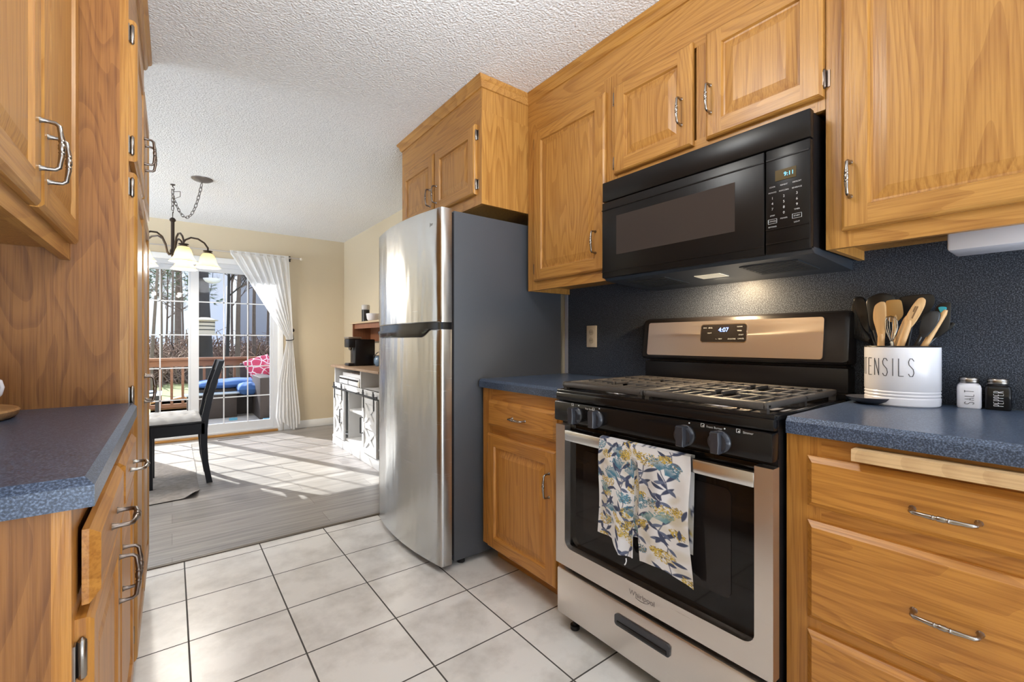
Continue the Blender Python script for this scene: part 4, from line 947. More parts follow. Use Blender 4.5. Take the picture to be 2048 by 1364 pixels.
utensil('slotted_spoon', 'large round black spoon with holes behind the wooden ones', 'spoon', 1.765, [(350, 210), (400, 160), (470, 132), (545, 125), (610, 150), (645, 195), (600, 330), (500, 470), (430, 520), (385, 460), (372, 330)], (425, 470), NYLON, NYLON, th=.012, extra=slots([((390, 215), (393, 212)), ((430, 205), (435, 200)), ((468, 192), (474, 188)), ((505, 182), (512, 178))], plain('light through hole', (0.16, 0.16, 0.17), 0.6), .0026), rim=470)
utensil('wooden_turner', 'flat golden bamboo turner at the middle of the crock', 'turner', 1.752, [(540, 205), (600, 192), (690, 190), (705, 240), (718, 350), (640, 420), (560, 400), (545, 300)], (640, 370), plain('golden bamboo', (0.45, 0.25, 0.075), 0.5), SPOONW, rim=605)
utensil('wooden_spatula', 'pale wooden spoon with broad head nearest the crock front left', 'spoon', 1.700, [(425, 300), (440, 245), (490, 212), (535, 212), (548, 260), (548, 400), (538, 520), (530, 600), (480, 600), (450, 480), (420, 380)], (498, 560), SPOONW, SPOONW, th=.010, hr=.0095, rim=497)
wk = thing('whisk', 'small wire whisk standing between the wooden utensils', 'whisk', (1.712, .355, .94), 'utensils in the white crock')
m = MB(); foot = Vector((1.712, .355, .94)); b0 = zpt(600, 600, 1.705); tpk = zpt(590, 350, 1.705)
m.tube([foot, b0], .005, 8); part('handle', m, STEELW, wk)
for k in range(4):
    an = math.pi * k / 4; ex = Vector((math.cos(an), math.sin(an), 0)); ax = tpk - b0; m = MB()
    m.tube([b0 + ax * t + ex * .016 * w for t, w in ((0, .15), (.25, .55), (.55, .95), (.8, .95), (.95, .6), (1, 0), (.95, -.6), (.8, -.95), (.55, -.95), (.25, -.55), (0, -.15))], .0009, 5); part('wire', m, STEELW, wk)
utensil('slotted_spoon', 'pale wooden spoon with a slotted head tallest of the wooden utensils', 'spoon', 1.692, [(720, 400), (760, 320), (810, 240), (860, 180), (905, 168), (935, 195), (925, 250), (880, 340), (830, 420), (785, 470), (740, 480)], (765, 430), SPOONW, SPOONW, th=.009, hr=.0095, extra=slots([((858, 258), (800, 375)), ((838, 255), (812, 310))], plain('spoon slot shade', (0.20, 0.11, 0.045), 0.6), .0024), rim=690)
utensil('wooden_spoon', 'thin plain wooden handle leaning right between two wooden spoons', 'spoon', 1.715, None, (735, 390), SPOONW, SPOONW, hr=.0065, rim=602)
utensil('spatula', 'broad black turner behind all the wooden utensils', 'turner', 1.80, [(655, 180), (760, 152), (960, 132), (1010, 145), (1030, 205), (960, 330), (840, 430), (760, 420), (700, 330)], (800, 390), NYLON, NYLON, rim=760)
utensil('turner', 'square black turner farthest right in the crock', 'turner', 1.79, [(1040, 232), (1178, 212), (1182, 250), (1168, 470), (1100, 530), (1010, 575), (960, 520), (1000, 380)], (1010, 530), NYLON, NYLON, rim=880)
utensil('flat_turner', 'black pointed turner corner poking out low on the right of the crock', 'turner', 1.808, [(1180, 405), (1232, 430), (1150, 500), (1040, 575), (1000, 560), (1100, 480)], (1040, 545), NYLON, NYLON, rim=890)
utensil('serving_spoon', 'dark grey nylon spoon at the right front of the crock', 'spoon', 1.722, [(880, 430), (905, 350), (960, 310), (1030, 298), (1080, 320), (1070, 390), (1010, 480), (940, 560), (890, 560), (868, 500)], (900, 520), plain('charcoal nylon', (0.025, 0.027, 0.03), 0.4), NYLON, th=.012, rim=840)
utensil('silicone_spatula', 'teal tipped spatula with curved wooden handle at the right of the crock', 'spatula', 1.735, [(1050, 268), (1085, 258), (1138, 262), (1130, 300), (1118, 330), (1092, 345), (1078, 320)], (1108, 330), TEAL, SPOONW, hr=.008, rim=925)

# ================================================================== DINING END
rnd = random.Random(7)
# curtain rod and curtain
cr_ = thing('curtain_rod', 'thin pale curtain rod above the patio door', 'curtain rod', (.3, 6.03, 2.12))
m = MB(); m.tube([(-.95, 6.03, 2.125), (1.27, 6.03, 2.125)], .008, 10); part('pole', m, plain('pale rod', (0.55, 0.50, 0.45), 0.35, metal=.5), cr_)
for x in (-.97, 1.285):
    m = MB(); m.ball((x, 6.03, 2.125), .018, 12, sc=(1.2, 1, 1)); part('finial', m, plain('frosted finial', (0.7, 0.62, 0.5), 0.3) if x < 0 else bpy.data.materials['frosted finial'], cr_)
for x in (-.80, 1.165):
    m = MB(); m.box(x - .008, x + .008, 6.03, YB - .001, 2.115, 2.135); m.box(x - .012, x + .012, YB - .006, YB - .001, 2.09, 2.16); part('bracket', m, BLACKS, cr_)
cu = thing('curtain', 'sheer white curtain tied back at the right of the patio door', 'curtain', (1.12, 6.0, 0))
def lerp_tab(t, tab):
    for (t0, v0), (t1, v1) in zip(tab, tab[1:]):
        if t <= t1: k = (t - t0) / (t1 - t0); k = k * k * (3 - 2 * k); return v0 + (v1 - v0) * k
    return tab[-1][1]
LE = [(2.145, .526), (2.10, .533), (1.80, .715), (1.39, .955), (1.14, 1.108), (1.08, 1.110), (.60, 1.020), (.18, .995), (.02, 1.03)]
RE = [(2.145, 1.143), (1.60, 1.168), (1.14, 1.186), (1.08, 1.184), (.60, 1.225), (.18, 1.27), (.02, 1.268)]
def edge(tab, z):
    for (z0, v0), (z1, v1) in zip(tab, tab[1:]):
        if z >= z1: k = (z - z0) / (z1 - z0); return v0 + (v1 - v0) * k
    return tab[-1][1]
def cfn(u, v):
    z = 2.145 - v * (2.145 - .06 - .05 * math.sin(u * 7))
    a, b = edge(LE, z), edge(RE, z); w = b - a
    tie = math.exp(-((z - 1.11) / .22) ** 2)
    amp = (.010 + .016 * min(1, v * 3)) * (1 - .55 * tie)
    ph = u * 2 * math.pi * 7.5 + math.sin(u * 9) * .9
    y = 6.012 - amp * math.sin(ph) - .006 * math.sin(ph * 2.3 + v * 5)
    if v < .03: y = 6.030 - .010 * (1 if math.sin(ph) > 0 else .6)
    return (a + w * (u + .012 * math.sin(ph)), y, z)
m = MB(); m.grid(cfn, 150, 90); part('drape', m, SHEER, cu, angle=180, recalc=False)
m = MB(); m.tube([(1.104, 6.0, 1.112), (1.13, 5.975, 1.108), (1.165, 5.975, 1.112), (1.19, 6.0, 1.12), (1.198, 6.06, 1.16), (1.20, 6.10, 1.20)], .006, 6); part('tieback', m, BLACKS, cu)
m = MB(); m.lathe([(.02, 0), (.024, .01), (.012, .03), (.001, .03)], (1.20, YB - .001, 1.235), (0, -1, 0), 14); solo('tieback_knob', m, BLACKS, 'small dark knob on the tan wall beside the tied curtain', 'knob')
# floor register
rv = thing('floor_register', 'metal floor vent in front of the patio door', 'vent', (.555, 5.93, 0))
m = MB(); m.box(.40, .71, 5.87, 5.985, .0005, .005); part('frame', m, plain('tan vent metal', (0.20, 0.17, 0.15), 0.4, metal=.3), rv)
m = MB(); m.box(.412, .698, 5.882, 5.973, .005, .0056); part('slot_field', m, INK, rv)
m = MB()
for k in range(26): m.box(.414 + k * .0112, .419 + k * .0112, 5.883, 5.972, .0055, .0075)
part('louvers', m, bpy.data.materials['tan vent metal'], rv)

# chandelier
HK = Vector((.004, 4.72, 0)); ZS = 1.86
ch_ = thing('chandelier', 'bronze five arm chandelier with frosted bell shades', 'chandelier', (HK.x, HK.y, ZC))
m = MB(); cpv = Vector((.194, 4.414, ZC)); m.lathe([(.075, 0), (.074, .006), (.055, .018), (.02, .026), (.006, .030), (.001, .030)], cpv, (0, 0, -1), 32); part('canopy', m, plain('pewter canopy', (0.16, 0.14, 0.13), 0.35, metal=.6), ch_)
m = MB(); m.lathe([(.018, 0), (.016, .006), (.004, .010), (.004, .020)], (HK.x, HK.y, ZC), (0, 0, -1), 16); m.tube([(HK.x, HK.y, ZC - .02), (HK.x + .010, HK.y, ZC - .03), (HK.x + .012, HK.y, ZC - .042), (HK.x, HK.y, ZC - .05), (HK.x - .010, HK.y, ZC - .042)], .003, 6); part('hook', m, BRONZE, ch_)
def chain(pts, step=.034):
    m = MB(); acc = []; 
    for a, b in zip(pts, pts[1:]):
        a, b = Vector(a), Vector(b); n_ = max(1, int((b - a).length / .004)); acc += [a.lerp(b, k / n_) for k in range(n_)]
    acc.append(Vector(pts[-1])); d = 0; last = acc[0]; k = 0
    cum = [0]
    for a, b in zip(acc, acc[1:]): cum.append(cum[-1] + (b - a).length)
    L = cum[-1]; n_ = int(L / step)
    def at(s):
        s = max(0, min(L, s))
        for i in range(len(cum) - 1):
            if cum[i + 1] >= s: return acc[i].lerp(acc[i + 1], (s - cum[i]) / max(1e-9, cum[i + 1] - cum[i]))
        return acc[-1]
    for i in range(n_):
        c0 = at((i + .5) * step); t = (at((i + 1) * step) - at(i * step)).normalized()
        s1 = t.orthogonal().normalized(); s1 = t.cross(Vector((.6, .8, .1))).normalized()
        if i % 2: s1 = t.cross(s1).normalized()
        m.tube([c0 + t * (.024 * math.cos(R(q))) + s1 * (.0105 * math.sin(R(q))) for q in range(0, 360, 40)], .0026, 5, closed=True)
    return m
part('chain', chain([(HK.x, HK.y, ZC - .045), (HK.x, HK.y, 2.185)]), CHAINM, ch_, label='straight chain from the hook')
sw_ = []
for k in range(25):
    t = k / 24; p = Vector((HK.x, HK.y, 2.33)).lerp(Vector((cpv.x, cpv.y, ZC - .03)), t); sag = .235 * (1 - (2 * t - 1) ** 2) * (1 + .25 * (t - .5)); sw_.append((p.x, p.y, p.z - sag))
part('chain', chain(sw_), CHAINM, ch_, label='swagged chain to the canopy')
m = MB(); m.tube([(HK.x, HK.y, 2.36), (HK.x + .05, HK.y - .08, 2.35), (HK.x + .05, HK.y - .07, 2.31), (HK.x + .01, HK.y - .01, 2.30), (HK.x + .004, HK.y, 2.18)], .0025, 6); part('cord', m, BRONZE, ch_)
m = MB(); m.tube([(HK.x, HK.y + .022 * math.sin(R(q)), 2.165 + .022 * math.cos(R(q))) for q in range(0, 360, 30)], .003, 6, closed=True)
m.lathe([(.001, 2.143), (.012, 2.14), (.022, 2.128), (.022, 2.115), (.013, 2.105), (.013, 1.88), (.020, 1.865), (.020, 1.84), (.012, 1.82), (.006, 1.805), (.001, 1.80)], (HK.x, HK.y, 0), seg=18); part('stem', m, BRONZE, ch_)
RV = Vector((math.cos(YAW), -math.sin(YAW), 0)); FV = Vector((math.sin(YAW), math.cos(YAW), 0))
for k in range(5):
    an = R(36 + 72 * k); dv = RV * math.cos(an) + FV * math.sin(an); c0 = Vector((HK.x, HK.y, 0)); RA = .245
    m = MB(); prof = [(.016, 1.835), (.030, 1.83), (.045, 1.85), (.058, 1.91), (.085, 1.965), (.125, 1.99), (.175, 1.985), (.220, 1.955), (RA, 1.915), (RA, 1.885)]
    m.tube([c0 + dv * r + Vector((0, 0, z)) for r, z in prof], .0075, 8)
    m.lathe([(.001, 1.892), (.034, 1.890), (.036, 1.884), (.026, 1.880), (.026, 1.874), (.034, 1.872), (.034, 1.866), (.001, 1.866)], c0 + dv * RA, seg=20)
    ar = part('arm', m, BRONZE, ch_)
    m = MB(); sc_ = c0 + dv * RA; pr = [(.031, 1.868), (.040, 1.862), (.052, 1.842), (.060, 1.815), (.065, 1.792), (.074, 1.770), (.088, 1.752), (.097, 1.744), (.095, 1.742), (.086, 1.750), (.071, 1.769), (.062, 1.792), (.057, 1.815), (.049, 1.841), (.036, 1.860)]
    m.loft([[sc_ + Vector((r * (1 + (.035 * math.cos(6 * t) if r > .07 else 0)) * math.cos(t), r * (1 + (.035 * math.cos(6 * t) if r > .07 else 0)) * math.sin(t), z)) for t in [2 * math.pi * q / 36 for q in range(36)]] for r, z in pr], cap=False)
    part('shade', m, SHADE, ar, angle=60)
    m = MB(); m.ball(sc_ + Vector((0, 0, 1.80)), .022, 12, sc=(1, 1, 1.3)); part('bulb', m, BULB, ar)
    light('chandelier_bulb_light', 'POINT', sc_ + Vector((0, 0, 1.755)), 5.5, (1, .95, .87), size=.03)

# dining chair (faces -x, near side toward the camera)
dc = thing('dining_chair', 'black wooden dining chair with tufted grey seat cushion on the rug edge', 'chair', (0, 4.18, 0))
SYN, SYF = 4.18, 4.60
for y in (SYN, SYF - .038):
    rear = [(.232, 0), (.222, .06), (.205, .16), (.196, .30), (.196, .42), (.206, .52), (.232, .66), (.262, .78), (.292, .88), (.312, .945)]
    wd = [.040, .038, .040, .044, .046, .044, .042, .040, .038, .036]
    m = MB(); m.loft([[(x - w / 2, y, z), (x + w / 2, y, z), (x + w / 2, y + .036, z), (x - w / 2, y + .036, z)] for (x, z), w in zip(rear, wd)], smooth=True); part('leg', m, BLACKW, dc, label='rear leg and back post', angle=50)
    m = MB(); m.loft([[(-.152 - q, y, z), (-.112, y, z), (-.112, y + .036, z), (-.152 - q, y + .036, z)] for z, q in ((0, -.008), (.2, -.004), (.465, 0))], smooth=False); part('leg', m, BLACKW, dc, label='front leg')
m = MB(); m.box(-.15, .20, SYN + .004, SYN + .026, .385, .465); m.box(-.15, .20, SYF - .026, SYF - .004, .385, .465); m.box(-.15, -.128, SYN, SYF, .385, .465); m.box(.18, .20, SYN, SYF, .385, .465); part('apron', m, BLACKW, dc)
m = MB(); m.box(-.165, .20, SYN - .006, SYF + .006, .465, .482, ch=.006); part('seat', m, BLACKW, dc)
m = MB(); 
for z0, z1 in ((.60, .655), (.72, .775), (.86, .945)):
    def bx(z): return .206 + (.312 - .206) * (z - .52) / .425
    m.loft([[(bx(z) - .012 + .02 * math.sin(math.pi * t), SYN + .03 + (SYF - SYN - .06) * t, z) for t in [q / 8 for q in range(9)]] + [(bx(z) + .012 + .02 * math.sin(math.pi * t), SYN + .03 + (SYF - SYN - .06) * t, z) for t in [q / 8 for q in range(8, -1, -1)]] for z in (z0, z1)], smooth=False)
part('backrest', m, BLACKW, dc)
m = MB()
def cz(u, v):
    e_ = min(u, 1 - u, v, 1 - v); h = .045 * min(1, (e_ * 9)) ** .5
    h -= .022 * sum(math.exp(-(((u - a) / .07) ** 2 + ((v - b) / .07) ** 2)) for a in (.25, .5, .75) for b in (.25, .5, .75))
    h += .004 * math.sin(u * 25) * math.sin(v * 19)
    return h
m.grid(lambda u, v: (-.170 + .355 * u, SYN + .0 + (SYF - SYN) * v, .484 + cz(u, v)), 40, 40); m.grid(lambda u, v: (-.170 + .355 * u, SYN + (SYF - SYN) * v, .4835), 4, 4)
cs = solo('seat_cushion', m, CUSH, 'grey tufted cushion lying on the black dining chair', 'cushion', angle=180)
# rug
m = MB()
def rz(u, v):
    x = -2.2 + 2.36 * u; y = 3.84 + 2.0 * v + .015 * math.sin(u * 7); z = .008 + .002 * math.sin(u * 20 + v * 13)
    k = max(0, 1 - math.hypot((x - .16) / .10, (y - 3.84) / .16)); z += .035 * k ** 1.3; x -= .03 * k
    return (x, y, z)
m.grid(rz, 120, 60); m.grid(lambda u, v: (rz(u, v)[0], rz(u, v)[1], max(.0008, rz(u, v)[2] - .007)), 120, 60)
solo('area_rug', m, RUGM, 'worn grey brown area rug with curled corner under the dining chair', 'rug', angle=180)

# ------------------------------------------------------------------ coffee bar hutch
hx = 1.40; FH = Face(hx, -1)
hb = thing('coffee_bar_cabinet', 'white farmhouse buffet with sliding X doors beside the refrigerator', 'cabinet', (1.6, 4.35, 0))
Y0, Y1 = 3.66, 5.0
m = MB()
m.box(hx, 1.80, Y1 - .02, Y1, 0, .82); m.box(hx, 1.80, Y0, Y0 + .02, 0, .82); m.box(1.785, 1.80, Y0, Y1, 0, .82)
m.box(hx, 1.80, Y0, Y1, .10, .12); m.box(hx, 1.785, Y0, Y1, .635, .66)
m.box(hx + .01, 1.785, 4.19, 4.21, .66, .82); m.box(hx + .02, 1.785, 4.58, 4.60, .12, .635); m.box(hx + .02, 1.785, 4.04, 4.06, .12, .635)
m.box(hx + .03, 1.785, 4.06, 4.58, .395, .415); m.box(hx - .002, hx + .02, Y0, Y1, .60, .66); part('body', m, WHITEB, hb, flat=True)
m = MB(); m.box(hx - .014, hx + .02, Y0 - .01, Y1 + .03, 0, .095, ch=.004); m.box(hx, 1.80, Y1, Y1 + .03, 0, .095); part('plinth', m, WHITEB, hb)
m = MB(); m.box(hx - .03, 1.815, Y0 - .02, Y1 + .055, .822, .845, ch=.004); part('top', m, HTOP, hb)
m = MB(); fbox(m, FH, Y0 + .02, Y1 - .02, .606, .618, .026, .032); 
for y in (3.75, 4.2, 4.6, 4.93): fbox(m, FH, y - .008, y + .008, .604, .620, .0, .034)
part('track', m, HINGED, hb)
def barn(a0, a1, hy):
    m = MB(); b0, b1 = .10, .592; w = .045
    fbox(m, FH, a0, a1, b0, b1, .006, .014); fbox(m, FH, a0, a0 + w, b0, b1, .014, .026); fbox(m, FH, a1 - w, a1, b0, b1, .014, .026)
    for q in (b0, .325, b1 - w): fbox(m, FH, a0 + w, a1 - w, q, q + w, .014, .026)
    for z0, z1 in ((b0 + w, .325), (.325 + w, b1 - w)):
        for s in (0, 1):
            pa = (a0 + w, z0 if s else z1); pb = (a1 - w, z1 if s else z0); L = math.hypot(pb[0] - pa[0], pb[1] - pa[1]); nx, nz = -(pb[1] - pa[1]) / L * .02, (pb[0] - pa[0]) / L * .02
            m.prism([FH(pa[0] + nx, pa[1] + nz, .0142 + .003 * s), FH(pb[0] + nx, pb[1] + nz, .0142 + .003 * s), FH(pb[0] - nx, pb[1] - nz, .0142 + .003 * s), FH(pa[0] - nx, pa[1] - nz, .0142 + .003 * s)], (-.008, 0, 0))
    d = part('door', m, WHITEB, hb, flat=True)
    m = MB(); m.tube([FH(hy, .41, .026), FH(hy, .41, .048), FH(hy, .27, .048), FH(hy, .27, .026)], .006, 8); part('handle', m, HINGED, d)
    for y in (a0 + .05, a1 - .05):
        m = MB(); fbox(m, FH, y - .008, y + .008, .50, .64, .027, .033); m.lathe([(.018, 0), (.018, .008), (.001, .008)], FH(y, .634, .030), (-1, 0, 0), 16)
        m.tube([FH(y - .016, .665, .034), FH(y, .645, .034), FH(y + .016, .665, .034)], .004, 6); part('hanger', m, HINGED, d)
barn(4.60, 4.955, 4.655); barn(3.70, 4.055, 4.030)
# tabletop riser on the buffet
rs = thing('shelf_riser', 'dark brown wooden riser shelf on top of the white buffet', 'shelf', (1.70, 4.4, .845))
for y in (4.965, 3.80):
    m = MB(); m.box(1.585, 1.80, y, y + .02, .8455, 1.288); part('side_panel', m, RUSTIC, rs)
m = MB(); m.box(1.78, 1.795, 3.82, 4.965, 1.10, 1.288); m.box(1.60, 1.612, 3.82, 4.965, 1.235, 1.288); part('apron', m, RUSTIC, rs)
m = MB(); m.box(1.57, 1.805, 3.78, 5.0, 1.288, 1.306); part('top', m, plain('pale pine shelf', (0.48, 0.36, 0.22), 0.5), rs)
cn = thing('canister', 'tall black canister with pale lid on the riser shelf', 'canister', (1.65, 4.75, 1.3065))
m = MB(); m.lathe([(.001, 1.3065), (.043, 1.3065), (.041, 1.32), (.041, 1.435), (.001, 1.436)], (1.65, 4.75, 0), seg=24); part('jar', m, BLACKS, cn)
m = MB(); m.lathe([(.042, 1.436), (.043, 1.442), (.043, 1.478), (.038, 1.488), (.001, 1.488)], (1.65, 4.75, 0), seg=24); part('lid', m, plain('grey stone lid', (0.48, 0.45, 0.42), 0.5, var=.3, vscale=40), cn)
m = MB(); m.lathe([(.001, 1.3065), (.045, 1.3065), (.062, 1.33), (.070, 1.385), (.066, 1.387), (.058, 1.335), (.04, 1.315), (.001, 1.314)], (1.66, 4.555, 0), seg=28); solo('bowl', m, CERAM, 'white bowl with dark rim beside the canister on the riser shelf', 'bowl', angle=60)
km = thing('coffee_maker', 'black pod coffee maker on the white buffet', 'coffee maker', (1.55, 4.68, .8455))
m = MB(); m.box(1.49, 1.70, 4.60, 4.76, .846, 1.12, ch=.012); m.box(1.425, 1.52, 4.61, 4.75, .846, .872, ch=.010); part('body', m, BLACKS, km)
m = MB(); m.box(1.425, 1.56, 4.605, 4.755, 1.035, 1.125, ch=.012); hd2 = part('brew_head', m, BLACKS, km)
m = MB(); m.box(1.422, 1.56, 4.602, 4.758, 1.126, 1.145, ch=.008); part('lid', m, plain('bronze trim', (0.30, 0.24, 0.19), 0.35, metal=.6), km)
m = MB(); m.lathe([(.02, 0), (.016, .02), (.010, .03)], (1.465, 4.68, 1.036), (0, 0, -1), 16); part('spout', m, CHROME, km)
m = MB(); m.box(1.43, 1.485, 4.625, 4.735, .872, .877); part('drip_tray', m, plain('tray mesh', (0.25, 0.2, 0.16), 0.4, metal=.7), km)
bp_ = thing('wire_basket', 'blue patterned jar in a black wire basket behind the coffee maker', 'basket', (1.70, 4.46, .8455))
m = MB(); m.lathe([(.001, .846), (.045, .846), (.062, .875), (.062, .92), (.045, .945), (.040, .945), (.001, .94)], (1.70, 4.46, 0), seg=24); part('jar', m, plain('blue glazed jar', (0.16, 0.24, 0.34), 0.3, var=.6, vscale=70), bp_)
m = MB()
for k in range(6):
    t = R(60 * k); m.tube([(1.70 + r * math.cos(t), 4.46 + r * math.sin(t), z) for r, z in ((.066, .85), (.07, .90), (.066, .95), (.03, .985), (.0, .99))], .0025, 5)
m.tube([(1.70 + .068 * math.cos(R(q)), 4.46 + .068 * math.sin(R(q)), .95) for q in range(0, 360, 20)], .0025, 5, closed=True); part('wire_frame', m, HINGED, bp_)
bx_ = thing('storage_box', 'white box with dark band in the open buffet cubby', 'box', (1.55, 4.6, .6605))
m = MB(); m.box(1.42, 1.68, 4.28, 4.90, .661, .735, ch=.006); part('box', m, WHITEP, bx_)
m = MB(); m.box(1.417, 1.42, 4.29, 4.89, .705, .722); m.box(1.417, 1.42, 4.60, 4.606, .667, .722); part('band', m, BLACKS, bx_)
m = MB(); m.box(1.45, 1.66, 4.27, 4.88, .7355, .772, ch=.004); solo('paper_stack', m, WHITEP, 'flat white box lying on the banded white box in the cubby', 'box')
m = MB(); m.box(1.405, 1.43, 4.225, 4.262, .661, .715, ch=.003); solo('small_canister', m, plain('cream card', (0.66, 0.62, 0.52), 0.6), 'small cream packet at the cubby divider', 'packet')
m = MB(); m.lathe([(.001, .4155), (.045, .4155), (.052, .425), (.052, .455), (.001, .456)], (1.52, 4.20, 0), seg=22); solo('dish_stack', m, CERAM, 'short white dish stack on the open middle shelf', 'dishes')
m = MB(); m.box(1.56, 1.64, 4.34, 4.44, .4155, .47, ch=.008); solo('small_crate', m, BOOKB, 'small brown crate on the open middle shelf', 'crate')
m = MB(); m.lathe([(.001, .4155), (.06, .4155), (.07, .45), (.06, .49), (.001, .495)], (1.68, 4.24, 0), seg=20); solo('dark_pot', m, BLACKS, 'round dark pot at the back of the middle shelf', 'pot')
m = MB(); m.tube([(1.55, 4.15, .124), (1.55, 4.15, .25), (1.55, 4.19, .31), (1.54, 4.24, .30)], .012, 8); m.box(1.50, 1.62, 4.13, 4.24, .1205, .14, ch=.006); solo('hand_tool', m, plain('tarnished brass', (0.34, 0.26, 0.17), 0.35, metal=.7), 'small tarnished metal gadget low inside the buffet', 'gadget')

# ================================================================== OUTSIDE
m = MB(); m.box(-40, 60, 6.3, 120, -.6, -.45); g = struct('ground_outside', m, GRASSM, flat=True)
dk = MB()
for k in range(21): dk.box(-4, 5.5, 6.27 + k * .142, 6.27 + k * .142 + .136, -.09, -.055)
struct('deck_floor', dk, plain('sun bleached deck boards', (0.52, 0.47, 0.42), 0.8, var=.15, vscale=6))
rl = thing('deck_railing', 'brown wooden deck railing with square balusters', 'railing', (.6, 9.1, -.055))
m = MB(); m.box(-3.9, 5.4, 9.04, 9.18, .785, .826, ch=.004); m.box(-3.9, 5.4, 9.085, 9.125, .685, .785); part('top_rail', m, DECKW, rl)
m = MB(); m.box(-3.9, 5.4, 9.085, 9.125, .02, .08); part('bottom_rail', m, DECKW, rl)
for k in range(40):
    x = -1.6 + k * .145
    if abs(x - .62) < .05: continue
    m = MB(); m.box(x - .018, x + .018, 9.087, 9.123, .08, .685); part('baluster', m, DECKW, rl)
m = MB(); m.box(.57, .67, 9.055, 9.155, -.055, .785); part('post', m, DECKW, rl)
# wicker sofa, cushions, pillow, low table, patio chair
sf = thing('patio_sofa', 'brown wicker patio sofa seen through the right door pane', 'sofa', (1.0, 8.0, -.055))
m = MB(); m.box(.28, 1.72, 8.22, 8.80, -.05, .36, ch=.01); part('base', m, WICKER, sf)
m = MB(); m.box(1.02, 1.22, 7.40, 8.20, -.05, .565, ch=.01); part('arm', m, WICKER, sf)
m = MB(); m.box(.92, 1.9, 8.80, 8.90, -.05, .72, ch=.01); part('backrest', m, WICKER, sf)
m = MB(); m.box(1.75, 1.88, 7.40, 8.80, -.05, .565, ch=.01); part('arm', m, WICKER, sf)
def pad(name, label, x0, x1, y0, y1, z0, z1, mat, cat='cushion', M=None, puff=.03, group=None):
    m = MB(); cx, cy, cz_ = (x0 + x1) / 2, (y0 + y1) / 2, (z0 + z1) / 2
    def f(s):
        def g_(u, v):
            e_ = max(0, 4 * u * (1 - u)) ** .35 * max(0, 4 * v * (1 - v)) ** .35
            p = Vector((x0 + (x1 - x0) * u, y0 + (y1 - y0) * v, cz_ + s * (z1 - z0) / 2 * e_ + .008 * math.sin(u * 17) * math.sin(v * 11)))
            return M @ p if M else p
        return g_
    m.grid(f(1), 24, 24); m.grid(f(-1), 24, 24); return solo(name, m, mat, label, cat, group, angle=180)
pad('seat_cushion', 'long blue cushion on the outdoor wicker sofa', .26, 1.50, 8.16, 8.78, .345, .50, BLUEC)
pad('seat_cushion', 'rumpled blue cushion slumped over the sofa end by the wicker arm', .80, 1.10, 7.86, 8.30, .26, .46, BLUEC)
pc = Vector((1.17, 8.42, .66)); MP = Matrix.Translation(pc) @ Matrix.Rotation(R(58), 4, 'X') @ Matrix.Rotation(R(20), 4, 'Z')
pad('throw_pillow', 'pink patterned throw pillow on the outdoor sofa', -.20, .20, -.20, .20, -.085, .085, PINK, 'pillow', MP)
MP2 = Matrix.Translation((1.42, 8.30, .62)) @ Matrix.Rotation(R(70), 4, 'X') @ Matrix.Rotation(R(20), 4, 'Z')
pad('throw_pillow', 'second pink pillow half hidden behind the wicker arm', -.17, .17, -.17, .17, -.06, .06, PINK, 'pillow', MP2)
pt = thing('coffee_table', 'low outdoor table with pale glass top in front of the wicker sofa', 'table', (.48, 8.03, -.055))
m = MB(); m.box(.14, .82, 7.92, 8.14, .30, .325, ch=.005); part('top', m, GLASSTOP, pt)
m = MB(); m.box(.17, .79, 7.95, 8.12, -.05, .30, ch=.01); part('base', m, WICKER, pt)
m = MB(); m.box(.66, .76, 7.62, 7.66, -.0545, -.02); solo('blue_block', m, plain('bright blue plastic', (0.12, 0.38, 0.55), 0.5), 'small bright blue block on the deck near the low table', 'block')
m = MB(); m.box(1.05, 1.16, 7.30, 7.34, -.0545, -.02); solo('blue_block', m, bpy.data.materials['bright blue plastic'], 'small bright blue block on the deck below the wicker arm', 'block')
st = thing('side_table', 'white topped outdoor table seen left beyond the dining chair', 'table', (-.42, 8.2, -.055))
m = MB(); m.box(-1.0, -.115, 7.95, 8.45, .335, .36, ch=.004); part('top', m, WHITEP, st)
m = MB(); m.box(-.97, -.14, 7.98, 8.42, .29, .334); part('frame', m, HINGED, st)
for x in (-.95, -.19):
    for y in (8.0, 8.36):
        m = MB(); m.box(x, x + .035, y, y + .035, -.054, .29); part('leg', m, HINGED, st)
m = MB(); m.lathe([(.001, .361), (.10, .361), (.16, .385), (.16, .39), (.001, .384)], (-.32, 8.15, 0), seg=28); solo('plate', m, plain('grey plate', (0.42, 0.42, 0.44), 0.4), 'grey dish on the white outdoor table', 'dish')
pch = thing('patio_chair', 'black patio chair behind the white outdoor table', 'chair', (-.45, 8.6, -.055))
m = MB(); m.loft([[(-.64 + q, 8.55 + z * .12, z), (-.30 - q, 8.55 + z * .12, z), (-.30 - q, 8.58 + z * .12, z), (-.64 + q, 8.58 + z * .12, z)] for z, q in ((.30, 0), (.55, .01), (.66, .04), (.70, .10))], smooth=False); part('backrest', m, HINGED, pch)
m = MB(); m.box(-.66, -.28, 8.46, 8.60, .20, .24, ch=.01); part('seat', m, HINGED, pch)
for x in (-.65, -.32):
    for y in (8.48, 8.56):
        m = MB(); m.box(x, x + .03, y, y + .03, -.054, .20); part('leg', m, HINGED, pch)
pl = thing('planter_box', 'low orange cedar planter on the lawn behind the balusters', 'planter', (-.05, 12.1, -.45))
for k in range(3):
    m = MB(); m.box(-.36, .32, 12.0, 12.03, -.44 + k * .10, -.35 + k * .10); part('board', m, ORANGEW, pl)
m = MB(); m.prism([(-.36, 12.0, -.45), (.32, 12.0, -.45), (.32, 12.0, -.20), (.20, 12.0, -.10), (-.36, 12.0, -.22)], (0, .28, 0)); part('box', m, ORANGEW, pl)
